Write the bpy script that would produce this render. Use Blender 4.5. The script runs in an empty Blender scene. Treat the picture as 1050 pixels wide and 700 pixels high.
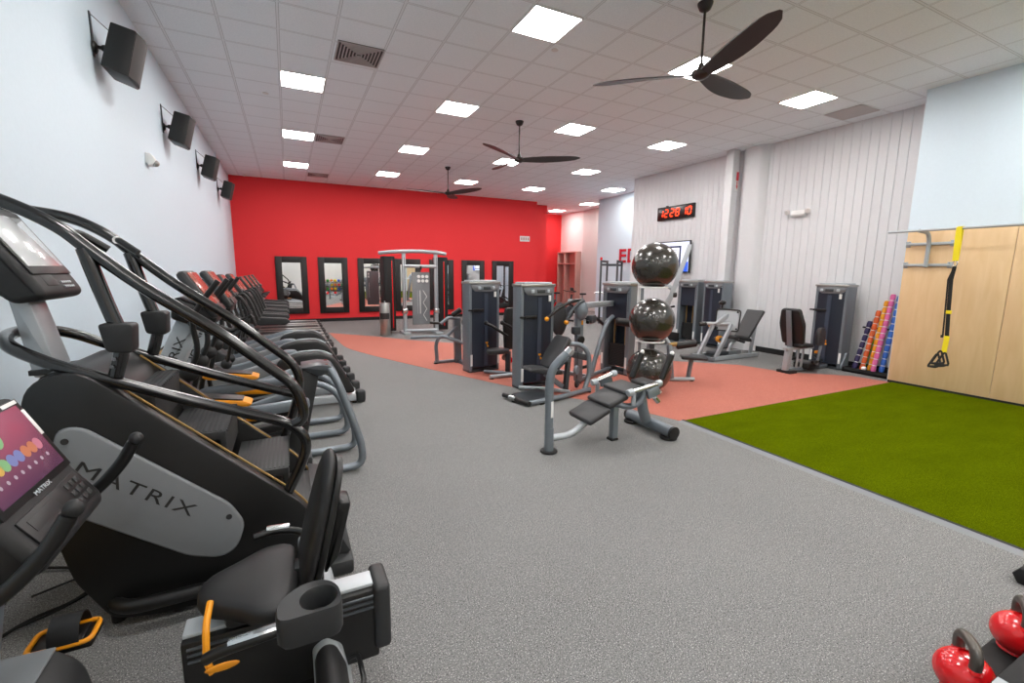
import bpy, bmesh, math, random
from mathutils import Vector, Matrix, Euler
R = math.radians
PI = math.pi
rnd = random.Random(7)
SC = bpy.context.scene
C = SC.collection
CEIL = 4.53
T = 0.6096

# ------------------------------------------------------------------ materials
def new_mat(name):
    m = bpy.data.materials.new(name); m.use_nodes = True
    nt = m.node_tree
    return m, nt, nt.nodes['Principled BSDF']
def lin(c):
    if isinstance(c, str):
        c = c.lstrip('#'); c = [int(c[i:i+2], 16) / 255 for i in (0, 2, 4)]
        c = [x / 12.92 if x <= 0.04045 else ((x + 0.055) / 1.055) ** 2.4 for x in c]
    return (c[0], c[1], c[2], 1)
def mat(name, col, rough=0.5, metal=0.0, coat=0.0, noise=0.0, nscale=30, bump=0.0, bscale=200, spec=0.5):
    """plain procedural material: a base colour with a little noise in tone and an optional fine grain"""
    m, nt, b = new_mat(name)
    c = lin(col)
    b.inputs['Roughness'].default_value = rough
    b.inputs['Metallic'].default_value = metal
    b.inputs['Coat Weight'].default_value = coat
    b.inputs['Specular IOR Level'].default_value = spec
    tc = nt.nodes.new('ShaderNodeTexCoord')
    n = nt.nodes.new('ShaderNodeTexNoise'); n.inputs['Scale'].default_value = nscale; n.inputs['Detail'].default_value = 4
    nt.links.new(tc.outputs['Object'], n.inputs['Vector'])
    mx = nt.nodes.new('ShaderNodeMix'); mx.data_type = 'RGBA'
    k = max(noise, 0.03)
    mx.inputs['A'].default_value = tuple(x * (1 - k) for x in c[:3]) + (1,)
    mx.inputs['B'].default_value = tuple(min(1, x * (1 + k)) for x in c[:3]) + (1,)
    nt.links.new(n.outputs['Fac'], mx.inputs['Factor']); nt.links.new(mx.outputs['Result'], b.inputs['Base Color'])
    if bump:
        n2 = nt.nodes.new('ShaderNodeTexNoise'); n2.inputs['Scale'].default_value = bscale; n2.inputs['Detail'].default_value = 2
        nt.links.new(tc.outputs['Object'], n2.inputs['Vector'])
        bp = nt.nodes.new('ShaderNodeBump'); bp.inputs['Strength'].default_value = bump; bp.inputs['Distance'].default_value = 0.002
        nt.links.new(n2.outputs['Fac'], bp.inputs['Height']); nt.links.new(bp.outputs['Normal'], b.inputs['Normal'])
    return m
def emit_mat(name, col, strength):
    m, nt, b = new_mat(name)
    b.inputs['Base Color'].default_value = lin(col)
    b.inputs['Emission Color'].default_value = lin(col)
    b.inputs['Emission Strength'].default_value = strength
    return m
def speckle_mat(name, base, specks, rough=0.85, scale=170, big=0.06):
    """rubber granulate: base colour with light and dark flecks"""
    m, nt, b = new_mat(name)
    b.inputs['Roughness'].default_value = rough
    L = nt.links
    tc = nt.nodes.new('ShaderNodeTexCoord')
    n0 = nt.nodes.new('ShaderNodeTexNoise'); n0.inputs['Scale'].default_value = 0.9; n0.inputs['Detail'].default_value = 5
    L.new(tc.outputs['Object'], n0.inputs['Vector'])
    r0 = nt.nodes.new('ShaderNodeValToRGB')
    c = lin(base)
    r0.color_ramp.elements[0].position = 0.3; r0.color_ramp.elements[1].position = 0.7
    r0.color_ramp.elements[0].color = tuple(x * (1 - big) for x in c[:3]) + (1,)
    r0.color_ramp.elements[1].color = tuple(x * (1 + big) for x in c[:3]) + (1,)
    L.new(n0.outputs['Fac'], r0.inputs['Fac'])
    prev = r0.outputs['Color']
    for i, (col, lo, sc) in enumerate(specks):
        v = nt.nodes.new('ShaderNodeTexNoise'); v.inputs['Scale'].default_value = sc; v.inputs['Detail'].default_value = 1.5
        off = nt.nodes.new('ShaderNodeVectorMath'); off.operation = 'ADD'; off.inputs[1].default_value = (i * 7.3, i * 3.1, 0)
        L.new(tc.outputs['Object'], off.inputs[0]); L.new(off.outputs[0], v.inputs['Vector'])
        rr = nt.nodes.new('ShaderNodeValToRGB'); rr.color_ramp.elements[0].position = lo; rr.color_ramp.elements[1].position = lo + 0.05
        L.new(v.outputs['Fac'], rr.inputs['Fac'])
        mx = nt.nodes.new('ShaderNodeMix'); mx.data_type = 'RGBA'
        L.new(rr.outputs['Color'], mx.inputs['Factor']); L.new(prev, mx.inputs['A']); mx.inputs['B'].default_value = lin(col)
        prev = mx.outputs['Result']
    L.new(prev, b.inputs['Base Color'])
    n2 = nt.nodes.new('ShaderNodeTexNoise'); n2.inputs['Scale'].default_value = 350
    L.new(tc.outputs['Object'], n2.inputs['Vector'])
    bp = nt.nodes.new('ShaderNodeBump'); bp.inputs['Strength'].default_value = 0.35; bp.inputs['Distance'].default_value = 0.002
    L.new(n2.outputs['Fac'], bp.inputs['Height']); L.new(bp.outputs['Normal'], b.inputs['Normal'])
    return m
def turf_mat():
    m, nt, b = new_mat('green_turf')
    b.inputs['Roughness'].default_value = 1; b.inputs['Specular IOR Level'].default_value = 0.0
    L = nt.links; tc = nt.nodes.new('ShaderNodeTexCoord')
    mp = nt.nodes.new('ShaderNodeMapping'); mp.inputs['Scale'].default_value = (1, 2.2, 1)
    L.new(tc.outputs['Object'], mp.inputs['Vector'])
    n = nt.nodes.new('ShaderNodeTexNoise'); n.inputs['Scale'].default_value = 110; n.inputs['Detail'].default_value = 5; n.inputs['Roughness'].default_value = 0.7
    L.new(mp.outputs[0], n.inputs['Vector'])
    r = nt.nodes.new('ShaderNodeValToRGB'); e = r.color_ramp.elements
    e[0].position = 0.3; e[0].color = lin('#323d02'); e[1].position = 0.72; e[1].color = lin('#6c7b0a')
    L.new(n.outputs['Fac'], r.inputs['Fac'])
    n3 = nt.nodes.new('ShaderNodeTexNoise'); n3.inputs['Scale'].default_value = 1.6; n3.inputs['Detail'].default_value = 6
    L.new(mp.outputs[0], n3.inputs['Vector'])
    hs = nt.nodes.new('ShaderNodeMix'); hs.data_type = 'RGBA'; hs.blend_type = 'MULTIPLY'
    r3 = nt.nodes.new('ShaderNodeValToRGB'); r3.color_ramp.elements[0].position = .3; r3.color_ramp.elements[1].position = .7
    r3.color_ramp.elements[0].color = (.82, .82, .8, 1); r3.color_ramp.elements[1].color = (1, 1, 1, 1)
    L.new(n3.outputs['Fac'], r3.inputs['Fac']); hs.inputs['Factor'].default_value = 1
    L.new(r.outputs['Color'], hs.inputs['A']); L.new(r3.outputs['Color'], hs.inputs['B'])
    L.new(hs.outputs['Result'], b.inputs['Base Color'])
    bp = nt.nodes.new('ShaderNodeBump'); bp.inputs['Strength'].default_value = 0.9; bp.inputs['Distance'].default_value = 0.01
    L.new(n.outputs['Fac'], bp.inputs['Height']); L.new(bp.outputs['Normal'], b.inputs['Normal'])
    return m
def ceiling_mat(x_edge, y_edge):
    """mineral-fibre tiles in a 2 ft grid of thin white tees"""
    m, nt, b = new_mat('ceiling_tiles'); b.inputs['Roughness'].default_value = 0.9
    L = nt.links; tc = nt.nodes.new('ShaderNodeTexCoord')
    sep = nt.nodes.new('ShaderNodeSeparateXYZ'); L.new(tc.outputs['Object'], sep.inputs[0])
    def M(op, a, bb=None, cc=None):
        n = nt.nodes.new('ShaderNodeMath'); n.operation = op
        for i, v in enumerate((a, bb, cc)):
            if v is None: continue
            if isinstance(v, (int, float)): n.inputs[i].default_value = v
            else: L.new(v, n.inputs[i])
        return n.outputs[0]
    masks = []; darks = []
    for ax, e in (('X', x_edge), ('Y', y_edge)):
        t = M('ADD', sep.outputs[ax], -e + 50 * T)
        f = M('MODULO', t, T)
        d = M('MINIMUM', f, M('SUBTRACT', T, f))
        masks.append(M('LESS_THAN', d, 0.011)); darks.append(M('LESS_THAN', d, 0.0165))
    tee = M('MAXIMUM', masks[0], masks[1]); dk = M('MAXIMUM', darks[0], darks[1])
    n = nt.nodes.new('ShaderNodeTexNoise'); n.inputs['Scale'].default_value = 60; n.inputs['Detail'].default_value = 6; n.inputs['Roughness'].default_value = .8
    L.new(tc.outputs['Object'], n.inputs['Vector'])
    r = nt.nodes.new('ShaderNodeValToRGB'); e = r.color_ramp.elements
    e[0].position = .3; e[0].color = lin('#dce3e9'); e[1].position = .6; e[1].color = lin('#ebf1f5')
    L.new(n.outputs['Fac'], r.inputs['Fac'])
    m1 = nt.nodes.new('ShaderNodeMix'); m1.data_type = 'RGBA'; L.new(dk, m1.inputs['Factor']); L.new(r.outputs['Color'], m1.inputs['A']); m1.inputs['B'].default_value = lin('#b3b8bc')
    m2 = nt.nodes.new('ShaderNodeMix'); m2.data_type = 'RGBA'; L.new(tee, m2.inputs['Factor']); L.new(m1.outputs['Result'], m2.inputs['A']); m2.inputs['B'].default_value = lin('#e0e5e9')
    L.new(m2.outputs['Result'], b.inputs['Base Color'])
    return m
def wood_mat(name, a, c, axis=2, scale=1.0):
    m, nt, b = new_mat(name); b.inputs['Roughness'].default_value = 0.45
    L = nt.links; tc = nt.nodes.new('ShaderNodeTexCoord')
    mp = nt.nodes.new('ShaderNodeMapping'); s = [9 * scale, 9 * scale, 9 * scale]; s[axis] = 1.4 * scale
    mp.inputs['Scale'].default_value = s; L.new(tc.outputs['Object'], mp.inputs['Vector'])
    n = nt.nodes.new('ShaderNodeTexNoise'); n.inputs['Scale'].default_value = 1.2; n.inputs['Detail'].default_value = 8; n.inputs['Distortion'].default_value = .6
    L.new(mp.outputs[0], n.inputs['Vector'])
    r = nt.nodes.new('ShaderNodeValToRGB'); e = r.color_ramp.elements
    e[0].position = .3; e[0].color = lin(a); e[1].position = .7; e[1].color = lin(c)
    L.new(n.outputs['Fac'], r.inputs['Fac']); L.new(r.outputs['Color'], b.inputs['Base Color'])
    return m

MT = dict(
    floor=speckle_mat('grey_rubber_floor', '#6d6d6c', [('#a3a2a0', .59, 150), ('#383838', .60, 130), ('#cfcecc', .66, 210)]),
    redfloor=speckle_mat('red_rubber_floor', '#aa6050', [('#cf8a78', .60, 160), ('#834538', .62, 140)], big=.05),
    turf=turf_mat(),
    ceiling=ceiling_mat(0.368 - T / 2, 4.897 - T / 2),
    bluewall=mat('pale_blue_paint', '#cddce6', .6, bump=.06, bscale=90),
    redwall=mat('red_paint', '#e0272c', .7, bump=.08, bscale=90),
    whitewall=mat('white_paint', '#dcd9d8', .6, bump=.06, bscale=90),
    greywall=mat('light_grey_wall', '#c6c5c3', .6),  # greyer tone than the white wall, for the nearer corridor stretch
    metalwall=mat('white_ribbed_metal', '#d3d4d6', .45),
    black=mat('black_plastic', '#0d0d0d', .42, noise=.08),
    softblack=mat('soft_black_plastic', '#161617', .55, bump=.15),
    charcoal=mat('charcoal_plastic', '#262728', .5, bump=.1),
    blacktube=mat('gloss_black_tube', '#0d0d0e', .22, coat=.5),
    rubber=mat('black_rubber', '#0d0d0d', .7),
    vinyl=mat('black_vinyl', '#131314', .45, bump=.25, bscale=400),
    greyvinyl=mat('charcoal_vinyl', '#2b2c2e', .5, bump=.25, bscale=400),
    steel=mat('silver_grey_powder_coat', '#798188', .38, metal=.45, noise=.05),
    steel2=mat('pale_silver_powder_coat', '#a7adb1', .38, metal=.4, noise=.05),
    darksteel=mat('dark_grey_steel', '#43474b', .4, metal=.4),
    chrome=mat('polished_steel', '#c9cbcc', .18, metal=1),
    brushed=mat('brushed_steel', '#a8a7a3', .33, metal=.9),
    greypanel=mat('mid_grey_plastic', '#74777a', .45, bump=.08),
    palegrey=mat('pale_grey_plastic', '#a9b0b5', .42),
    silver=mat('silver_paint', '#b9bfc3', .35, metal=.35),
    navy=mat('navy_mesh_shroud', '#252b37', .38, metal=.2, noise=.15, nscale=300),
    navy2=mat('navy_shroud_strip', '#3c4453', .35, metal=.2),
    orange=mat('orange_plastic', '#e0900f', .4),
    gold=mat('gold_trim', '#a5854f', .35, metal=.5),
    yellow=mat('yellow_webbing', '#e8d40c', .6),
    white=mat('white_plastic', '#e6e6e4', .45),
    frame=mat('dark_wood_frame', '#130f0e', .5, noise=.25, nscale=8),
    mirror=mat('mirror_glass', '#eef1f1', .015, metal=1),
    ply=wood_mat('birch_plywood', '#cfae82', '#d8ba90', 2),
    tanply=wood_mat('tan_plywood', '#b99862', '#c7a873', 1),
    pinkwood=mat('pink_brown_wood', '#b98d84', .6, noise=.1, nscale=12),
    ball=mat('dark_pearl_ball', '#2d2a25', .24, coat=.4, spec=.6),
    redmetal=mat('red_kettlebell_paint', '#d3141a', .25, coat=.6),
    gunmetal=mat('gunmetal_handle', '#5a5550', .35, metal=.6), grille=mat('speaker_grille', '#1c1816', .6),
    fan=mat('dark_bronze_fan', '#2a2321', .35, metal=.3),
    fanblade=mat('dark_fan_blade', '#2b2425', .45),
    lamp=emit_mat('lit_panel_diffuser', '#fffbf8', 13.0),
    lampframe=mat('light_frame', '#d6d3d2', .5),
    vent=mat('vent_metal', '#b3adad', .5), ventdark=mat('vent_dark_slot', '#3f3b3b', .6),
    letterred=mat('red_letter', '#c51a2c', .4),
    ink=mat('dark_print', '#232323', .5),
    clockface=mat('clock_face', '#1a0505', .3),
    led=emit_mat('red_led_digits', '#ff3a12', .9),
)

# ------------------------------------------------------------------ geometry collector
class MB:
    """collects shapes; build() links them as ONE mesh object"""
    def __init__(s): s.v = []; s.f = []
    def add(s, vs, fs, M=None):
        b = len(s.v)
        s.v.extend([tuple((M @ Vector(v)) if M is not None else v) for v in vs])
        s.f.extend([tuple(b + i for i in f) for f in fs]); return s
    def bm(s, bm_, M=None):
        bm_.verts.index_update()
        s.add([v.co[:] for v in bm_.verts], [[v.index for v in f.verts] for f in bm_.faces], M); bm_.free(); return s
    def box(s, x0, x1, y0, y1, z0, z1, bev=0.0, M=None, seg=2):
        bm_ = bmesh.new()
        vs = [bm_.verts.new(p) for p in ((x0,y0,z0),(x1,y0,z0),(x1,y1,z0),(x0,y1,z0),(x0,y0,z1),(x1,y0,z1),(x1,y1,z1),(x0,y1,z1))]
        for f in ((0,3,2,1),(4,5,6,7),(0,1,5,4),(1,2,6,5),(2,3,7,6),(3,0,4,7)): bm_.faces.new([vs[i] for i in f])
        if bev: bmesh.ops.bevel(bm_, geom=bm_.edges[:], offset=bev, segments=seg, profile=.5, affect='EDGES')
        return s.bm(bm_, M)
    def cbox(s, c, d, bev=0.0, rot=(0,0,0), seg=2):
        M = Matrix.Translation(c) @ Euler(rot).to_matrix().to_4x4()
        return s.box(-d[0]/2, d[0]/2, -d[1]/2, d[1]/2, -d[2]/2, d[2]/2, bev, M, seg)
    def prism(s, prof, a0, a1, axis='Y', bev=0.0, M=None, seg=2):
        """a 2D outline pushed along an axis: Y takes (x,z), X takes (y,z), Z takes (x,y)"""
        def p(q, a): return {'Y': (q[0], a, q[1]), 'X': (a, q[0], q[1]), 'Z': (q[0], q[1], a)}[axis]
        bm_ = bmesh.new(); n = len(prof)
        A = [bm_.verts.new(p(q, a0)) for q in prof]; B = [bm_.verts.new(p(q, a1)) for q in prof]
        fa = bm_.faces.new(A); fb = bm_.faces.new(B[::-1])
        for i in range(n): bm_.faces.new((A[(i+1)%n], A[i], B[i], B[(i+1)%n]))
        bmesh.ops.recalc_face_normals(bm_, faces=bm_.faces[:])
        if bev:
            es = [e for f in (fa, fb) for e in f.edges]
            bmesh.ops.bevel(bm_, geom=list(set(es)), offset=bev, segments=seg, profile=.5, affect='EDGES')
        bmesh.ops.triangulate(bm_, faces=[f for f in bm_.faces if len(f.verts) > 4])
        return s.bm(bm_, M)
    def tube(s, pts, r, seg=10, closed=False, cap=True, M=None, rr=None, flat=1.0):
        P = [Vector(p) for p in pts]; n = len(P); b = []
        N = None; rings = []
        for i in range(n):
            if closed: t = (P[(i+1)%n] - P[i-1])
            else: t = P[min(i+1, n-1)] - P[max(i-1, 0)]
            if t.length < 1e-9: t = Vector((0,0,1))
            t.normalize()
            if N is None:
                N = t.orthogonal().normalized() if abs(t.z) > .95 else (Vector((0,0,1)) - t * t.z).normalized()
            else:
                N = (N - t * N.dot(t)); N = N.normalized() if N.length > 1e-6 else t.orthogonal().normalized()
            Bn = t.cross(N); ri = rr[i] if rr else r
            rings.append([P[i] + N * (math.cos(2*PI*k/seg) * ri) + Bn * (math.sin(2*PI*k/seg) * ri * flat) for k in range(seg)])
        vs = [v for ring in rings for v in ring]; fs = []
        for i in range(n if closed else n - 1):
            j = (i + 1) % n
            for k in range(seg):
                k2 = (k + 1) % seg
                fs.append((i*seg+k, i*seg+k2, j*seg+k2, j*seg+k))
        if cap and not closed:
            fs.append(tuple(range(seg))[::-1]); fs.append(tuple((n-1)*seg + k for k in range(seg)))
        return s.add([v[:] for v in vs], fs, M)
    def beam(s, a, b, w, h, up=(0,0,1), bev=0.006, ext=0.0):
        """rectangular bar from a to b: w across, h along the up side"""
        a, b = Vector(a), Vector(b); t = (b - a); L_ = t.length; t.normalize()
        u = Vector(up); u = u - t * u.dot(t)
        if u.length < 1e-4: u = t.orthogonal()
        u.normalize(); sd = t.cross(u)
        M = Matrix(((t.x, sd.x, u.x, a.x), (t.y, sd.y, u.y, a.y), (t.z, sd.z, u.z, a.z), (0,0,0,1)))
        return s.box(-ext, L_ + ext, -w/2, w/2, -h/2, h/2, min(bev, w*.45, h*.45), M)
    def lathe(s, prof, c=(0,0,0), seg=24, axis=(0,0,1), M=None):
        q = Vector((0,0,1)).rotation_difference(Vector(axis).normalized()).to_matrix().to_4x4()
        MM = Matrix.Translation(c) @ q
        if M is not None: MM = M @ MM
        vs = []; fs = []
        for (r, z) in prof:
            for k in range(seg): vs.append((r*math.cos(2*PI*k/seg), r*math.sin(2*PI*k/seg), z))
        n = len(prof)
        for i in range(n-1):
            for k in range(seg):
                k2 = (k+1) % seg; fs.append((i*seg+k, i*seg+k2, (i+1)*seg+k2, (i+1)*seg+k))
        if prof[0][0] > 1e-6: fs.append(tuple(range(seg))[::-1])
        if prof[-1][0] > 1e-6: fs.append(tuple((n-1)*seg+k for k in range(seg)))
        return s.add(vs, fs, MM)
    def cyl(s, a, b, r, seg=16, bev=0.0):
        a, b = Vector(a), Vector(b); L_ = (b-a).length; e = min(bev, r*.5, L_*.4)
        pr = [(r-e, 0), (r, e), (r, L_-e), (r-e, L_)] if e else [(r, 0), (r, L_)]
        return s.lathe(pr, a, seg, b - a)
    def ball(s, c, r, seg=20, rings=12, M=None):
        rx, ry, rz = r if isinstance(r, (tuple, list)) else (r, r, r)
        bm_ = bmesh.new(); bmesh.ops.create_uvsphere(bm_, u_segments=seg, v_segments=rings, radius=1)
        MM = Matrix.Translation(c) @ Matrix.Diagonal((rx, ry, rz, 1))
        return s.bm(bm_, (M @ MM) if M is not None else MM)
    def text(s, body, size, M, depth=0.002, sx=1.0, align='CENTER', space=1.0):
        cu = bpy.data.curves.new('txt', 'FONT'); cu.body = body; cu.size = size; cu.extrude = depth
        cu.align_x = align; cu.align_y = 'CENTER'; cu.space_character = space; cu.resolution_u = 3
        ob = bpy.data.objects.new('txt', cu); me = bpy.data.meshes.new_from_object(ob)
        s.add([v.co[:] for v in me.vertices], [tuple(p.vertices) for p in me.polygons], M @ Matrix.Diagonal((sx, 1, 1, 1)))
        bpy.data.objects.remove(ob); bpy.data.curves.remove(cu); bpy.data.meshes.remove(me); return s
    def build(s, name, m, parent=None, angle=35, label=None):
        me = bpy.data.meshes.new(name); vs = s.v
        if parent is not None and parent.name in INV:
            I = INV[parent.name]; vs = [tuple(I @ Vector(v)) for v in vs]
        me.from_pydata(vs, [], s.f); me.update()
        bm_ = bmesh.new(); bm_.from_mesh(me); bmesh.ops.recalc_face_normals(bm_, faces=bm_.faces[:]); bm_.to_mesh(me); bm_.free()
        me.shade_smooth(); me.set_sharp_from_angle(angle=R(angle))
        me.materials.append(MT[m] if isinstance(m, str) else m)
        o = bpy.data.objects.new(name, me); C.objects.link(o)
        if parent is not None:
            o.parent = parent
            if parent.name in INV: INV[o.name] = INV[parent.name]
        if label: o['label'] = label
        return o
INV = {}
def fillet(pts, rad, n=5, closed=False):
    P = [Vector(p) for p in pts]; out = []; N = len(P)
    for i in range(N):
        if not closed and i in (0, N-1): out.append(P[i]); continue
        a, b, c = P[i-1], P[i], P[(i+1) % N]
        d1 = min(rad, (a-b).length * .48); d2 = min(rad, (c-b).length * .48)
        p0 = b + (a-b).normalized() * d1; p2 = b + (c-b).normalized() * d2
        for k in range(n+1):
            t = k / n; out.append(p0*(1-t)**2 + b*2*t*(1-t) + p2*t*t)
    return out
def fil2(prof, rad, n=4):
    return [(p.x, p.y) for p in fillet([(a, b, 0) for a, b in prof], rad, n, True)]
def basis(origin, xdir, ydir):
    x = Vector(xdir).normalized(); y = Vector(ydir); y = (y - x * y.dot(x)).normalized(); z = x.cross(y)
    o = origin
    return Matrix(((x.x, y.x, z.x, o[0]), (x.y, y.y, z.y, o[1]), (x.z, y.z, z.z, o[2]), (0,0,0,1)))

# ------------------------------------------------------------------ scene objects
def tag(o, label, cat, group=None):
    o['label'] = label; o['category'] = cat
    if group: o['group'] = group
    return o
def thing(name, label, cat, loc=(0,0,0), rotz=0.0, group=None, world=False):
    """an Empty at the thing's base; world=True: its parts are given in room coordinates"""
    o = bpy.data.objects.new(name, None); C.objects.link(o); o.empty_display_size = .1
    o.location = loc; o.rotation_euler = (0, 0, rotz)
    tag(o, label, cat, group)
    if world: INV[o.name] = (Matrix.Translation(loc) @ Matrix.Rotation(rotz, 4, 'Z')).inverted()
    return o
def single(name, mb, m, label, cat, group=None, loc=None, angle=35):
    """a thing that is one mesh, its origin moved to its base"""
    xs = [v[0] for v in mb.v]; ys = [v[1] for v in mb.v]; zs = [v[2] for v in mb.v]
    o0 = loc or ((min(xs)+max(xs))/2, (min(ys)+max(ys))/2, min(zs))
    mb.v = [(v[0]-o0[0], v[1]-o0[1], v[2]-o0[2]) for v in mb.v]
    o = mb.build(name, m, angle=angle); o.location = o0
    return tag(o, label, cat, group)
def struct(name, mb, m, angle=35):
    o = mb.build(name, m, angle=angle); o['kind'] = 'structure'; return o
def dup(root, loc=None, rotz=None, label=None, group=None):
    def cp(o, par):
        c = o.copy(); C.objects.link(c); c.parent = par
        for ch in [x for x in o.children]: cp(ch, c)
        return c
    r = cp(root, None)
    if loc is not None: r.location = loc
    if rotz is not None: r.rotation_euler = (0, 0, rotz)
    if label: r['label'] = label
    if group: r['group'] = group
    return r

# ------------------------------------------------------------------ camera
def camera():
    pitch, yaw, roll = .1542, .4581, .0105
    fw = Vector((math.sin(yaw)*math.cos(pitch), math.cos(yaw)*math.cos(pitch), -math.sin(pitch)))
    r0 = Vector((math.cos(yaw), -math.sin(yaw), 0)); u0 = r0.cross(fw)
    rt = math.cos(roll)*r0 + math.sin(roll)*u0; up = -math.sin(roll)*r0 + math.cos(roll)*u0
    cam = bpy.data.cameras.new('camera'); o = bpy.data.objects.new('camera', cam); C.objects.link(o)
    o.matrix_world = Matrix(((rt.x, up.x, -fw.x, 0), (rt.y, up.y, -fw.y, 0), (rt.z, up.z, -fw.z, 1.75), (0,0,0,1)))
    cam.sensor_width = 36; cam.lens = 462.8 / 1050 * 36; cam.clip_start = .02; cam.clip_end = 100
    SC.camera = o
camera()

# ------------------------------------------------------------------ room shell
LX, BX, WX_, RY = -1.44, 8.85, 9.55, 16.47     # left wall, blue wall, ribbed wall, red wall
YB = -5.5                                       # wall behind the camera
def room():
    struct('floor', MB().box(LX-.1, 12.6, YB, 19.9, -.06, 0), 'floor')
    near = [(0.93, 13.42), (1.08, 10.65), (1.54, 9.32), (2.24, 7.63), (2.6, 6.88), (3.01, 5.95), (3.36, 5.3), (3.64, 4.9), (3.91, 4.35), (4.02, 4.05), (4.12, 3.75)]
    far = [(8.85, 3.75), (8.75, 4.3), (7.95, 4.98), (7.75, 5.75), (6.7, 6.68), (3.44, 10.5), (2.67, 11.3), (2.04, 12.2), (0.97, 13.05)]
    # smooth the near edge
    pts = fillet([(x, y, 0) for x, y in near], .5, 3)
    poly = [(p.x, p.y) for p in pts] + far[:-1]
    struct('floor_red_inlay', MB().prism(poly, .0005, .003, 'Z'), 'redfloor')
    o = struct('floor_turf', MB().box(4.16, BX-.02, YB+.02, 3.74, .0005, .014), 'turf')
    struct('trim_1', MB().prism([(4.13, .0005), (4.13, .016), (4.16, .016), (4.16, .0005)], YB+.02, 3.76, 'Y'), 'rubber')
    struct('trim_2', MB().prism([(4.06, .0005), (4.13, .014), (4.13, .0005)], YB+.02, 3.76, 'Y'), 'greypanel')
    struct('ceiling', MB().box(LX-.1, 12.6, YB, 19.9, CEIL, CEIL+.08), 'ceiling')
    struct('wall_left', MB().box(LX-.15, LX, YB, RY, 0, CEIL), 'bluewall')
    struct('wall_rear', MB().box(LX-.15, 12.6, YB-.15, YB, 0, CEIL), 'whitewall')
    struct('wall_red', MB().box(LX-.15, 9.19, RY, RY+.15, 0, CEIL), 'redwall')
    struct('wall_red_return', MB().box(9.1, 10.09, 17.2, 17.35, 0, CEIL).box(9.04, 9.19, RY+.15, 17.2, 0, CEIL).box(9.95, 10.09, 17.35, 19.6, 0, CEIL), 'redwall')
    struct('wall_red_corridor', MB().box(10.0, 12.5, 19.6, 19.75, 0, CEIL), 'redwall')
    struct('wall_corridor', MB().box(12.33, 12.5, 17.72, 19.6, 0, CEIL), 'whitewall')
    struct('wall_corridor_grey', MB().box(12.33, 12.5, 14.72, 17.72, 0, CEIL).box(11.02, 12.33, 14.72, 14.8, 0, CEIL), 'greywall')
    struct('wall_blue_back', MB().box(11.0, 11.15, 11.1, 14.8, 0, CEIL).box(9.7, 11.0, 11.1, 11.2, 0, CEIL), 'bluewall')
    struct('wall_blue_right', MB().box(BX, BX+.15, YB, 3.82, 0, CEIL).box(BX+.15, WX_+.15, 3.72, 3.82, 0, CEIL), 'bluewall')
    # ribbed metal wall: shallow V grooves
    prof = []; y = 3.82
    k = 0
    while y < 11.1:
        w = .152
        prof += [(WX_, y), (WX_, y + w - .022), (WX_ + .012, y + w - .013), (WX_ + .012, y + w - .009)]
        y += w; k += 1
    prof += [(WX_, 11.12), (WX_ + .14, 11.12), (WX_ + .14, 3.82)]
    struct('wall_right', MB().prism(prof, 0, CEIL, 'Z'), 'metalwall', 20)
    struct('wall_column', MB().box(9.2, 9.4, 7.42, 7.62, 0, CEIL, .004), 'metalwall')
    struct('wall_chase', MB().prism(fil2([(WX_+.02, 6.75), (9.42, 6.9), (9.42, 7.3), (WX_+.02, 7.45)], .06, 4), 0, CEIL, 'Z'), 'metalwall')
    # baseboards
    struct('baseboard_red', MB().box(LX, 9.2, RY-.015, RY, 0, .11), 'rubber')
    struct('baseboard_left', MB().box(LX, LX+.012, YB, RY-.02, 0, .11), 'rubber')
    struct('baseboard_right', MB().box(WX_-.015, WX_, 3.83, 6.7, 0, .12).box(WX_-.015, WX_, 7.5, 11.12, 0, .12), 'rubber')
    struct('baseboard_blue', MB().box(BX-.03, BX, YB, 3.8, 0, .045), 'rubber')
    # plywood: tall sheets on the blue wall, low panel along the left wall
    for i in range(7):
        y1 = 3.80 - i * 1.222
        p = MB().box(BX-.028, BX-.006, y1-1.216, y1, .045, 2.43, .002)
        o = single('plywood_panel', p, 'ply', 'tall birch plywood sheet on the right wall, ' + ('at its far end behind the suspension strap' if i == 0 else 'second from the far end' if i == 1 else 'further along the turf towards the camera'), 'wall panel')
        if i > 1: o['group'] = 'plywood sheets nearer the camera'
    struct('trim_3', MB().box(LX, LX+.014, YB, 15.5, .11, .77, .002), 'tanply')
    struct('trim_4', MB().box(LX, LX+.018, YB, 15.5, .77, .785), 'frame')
room()

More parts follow.
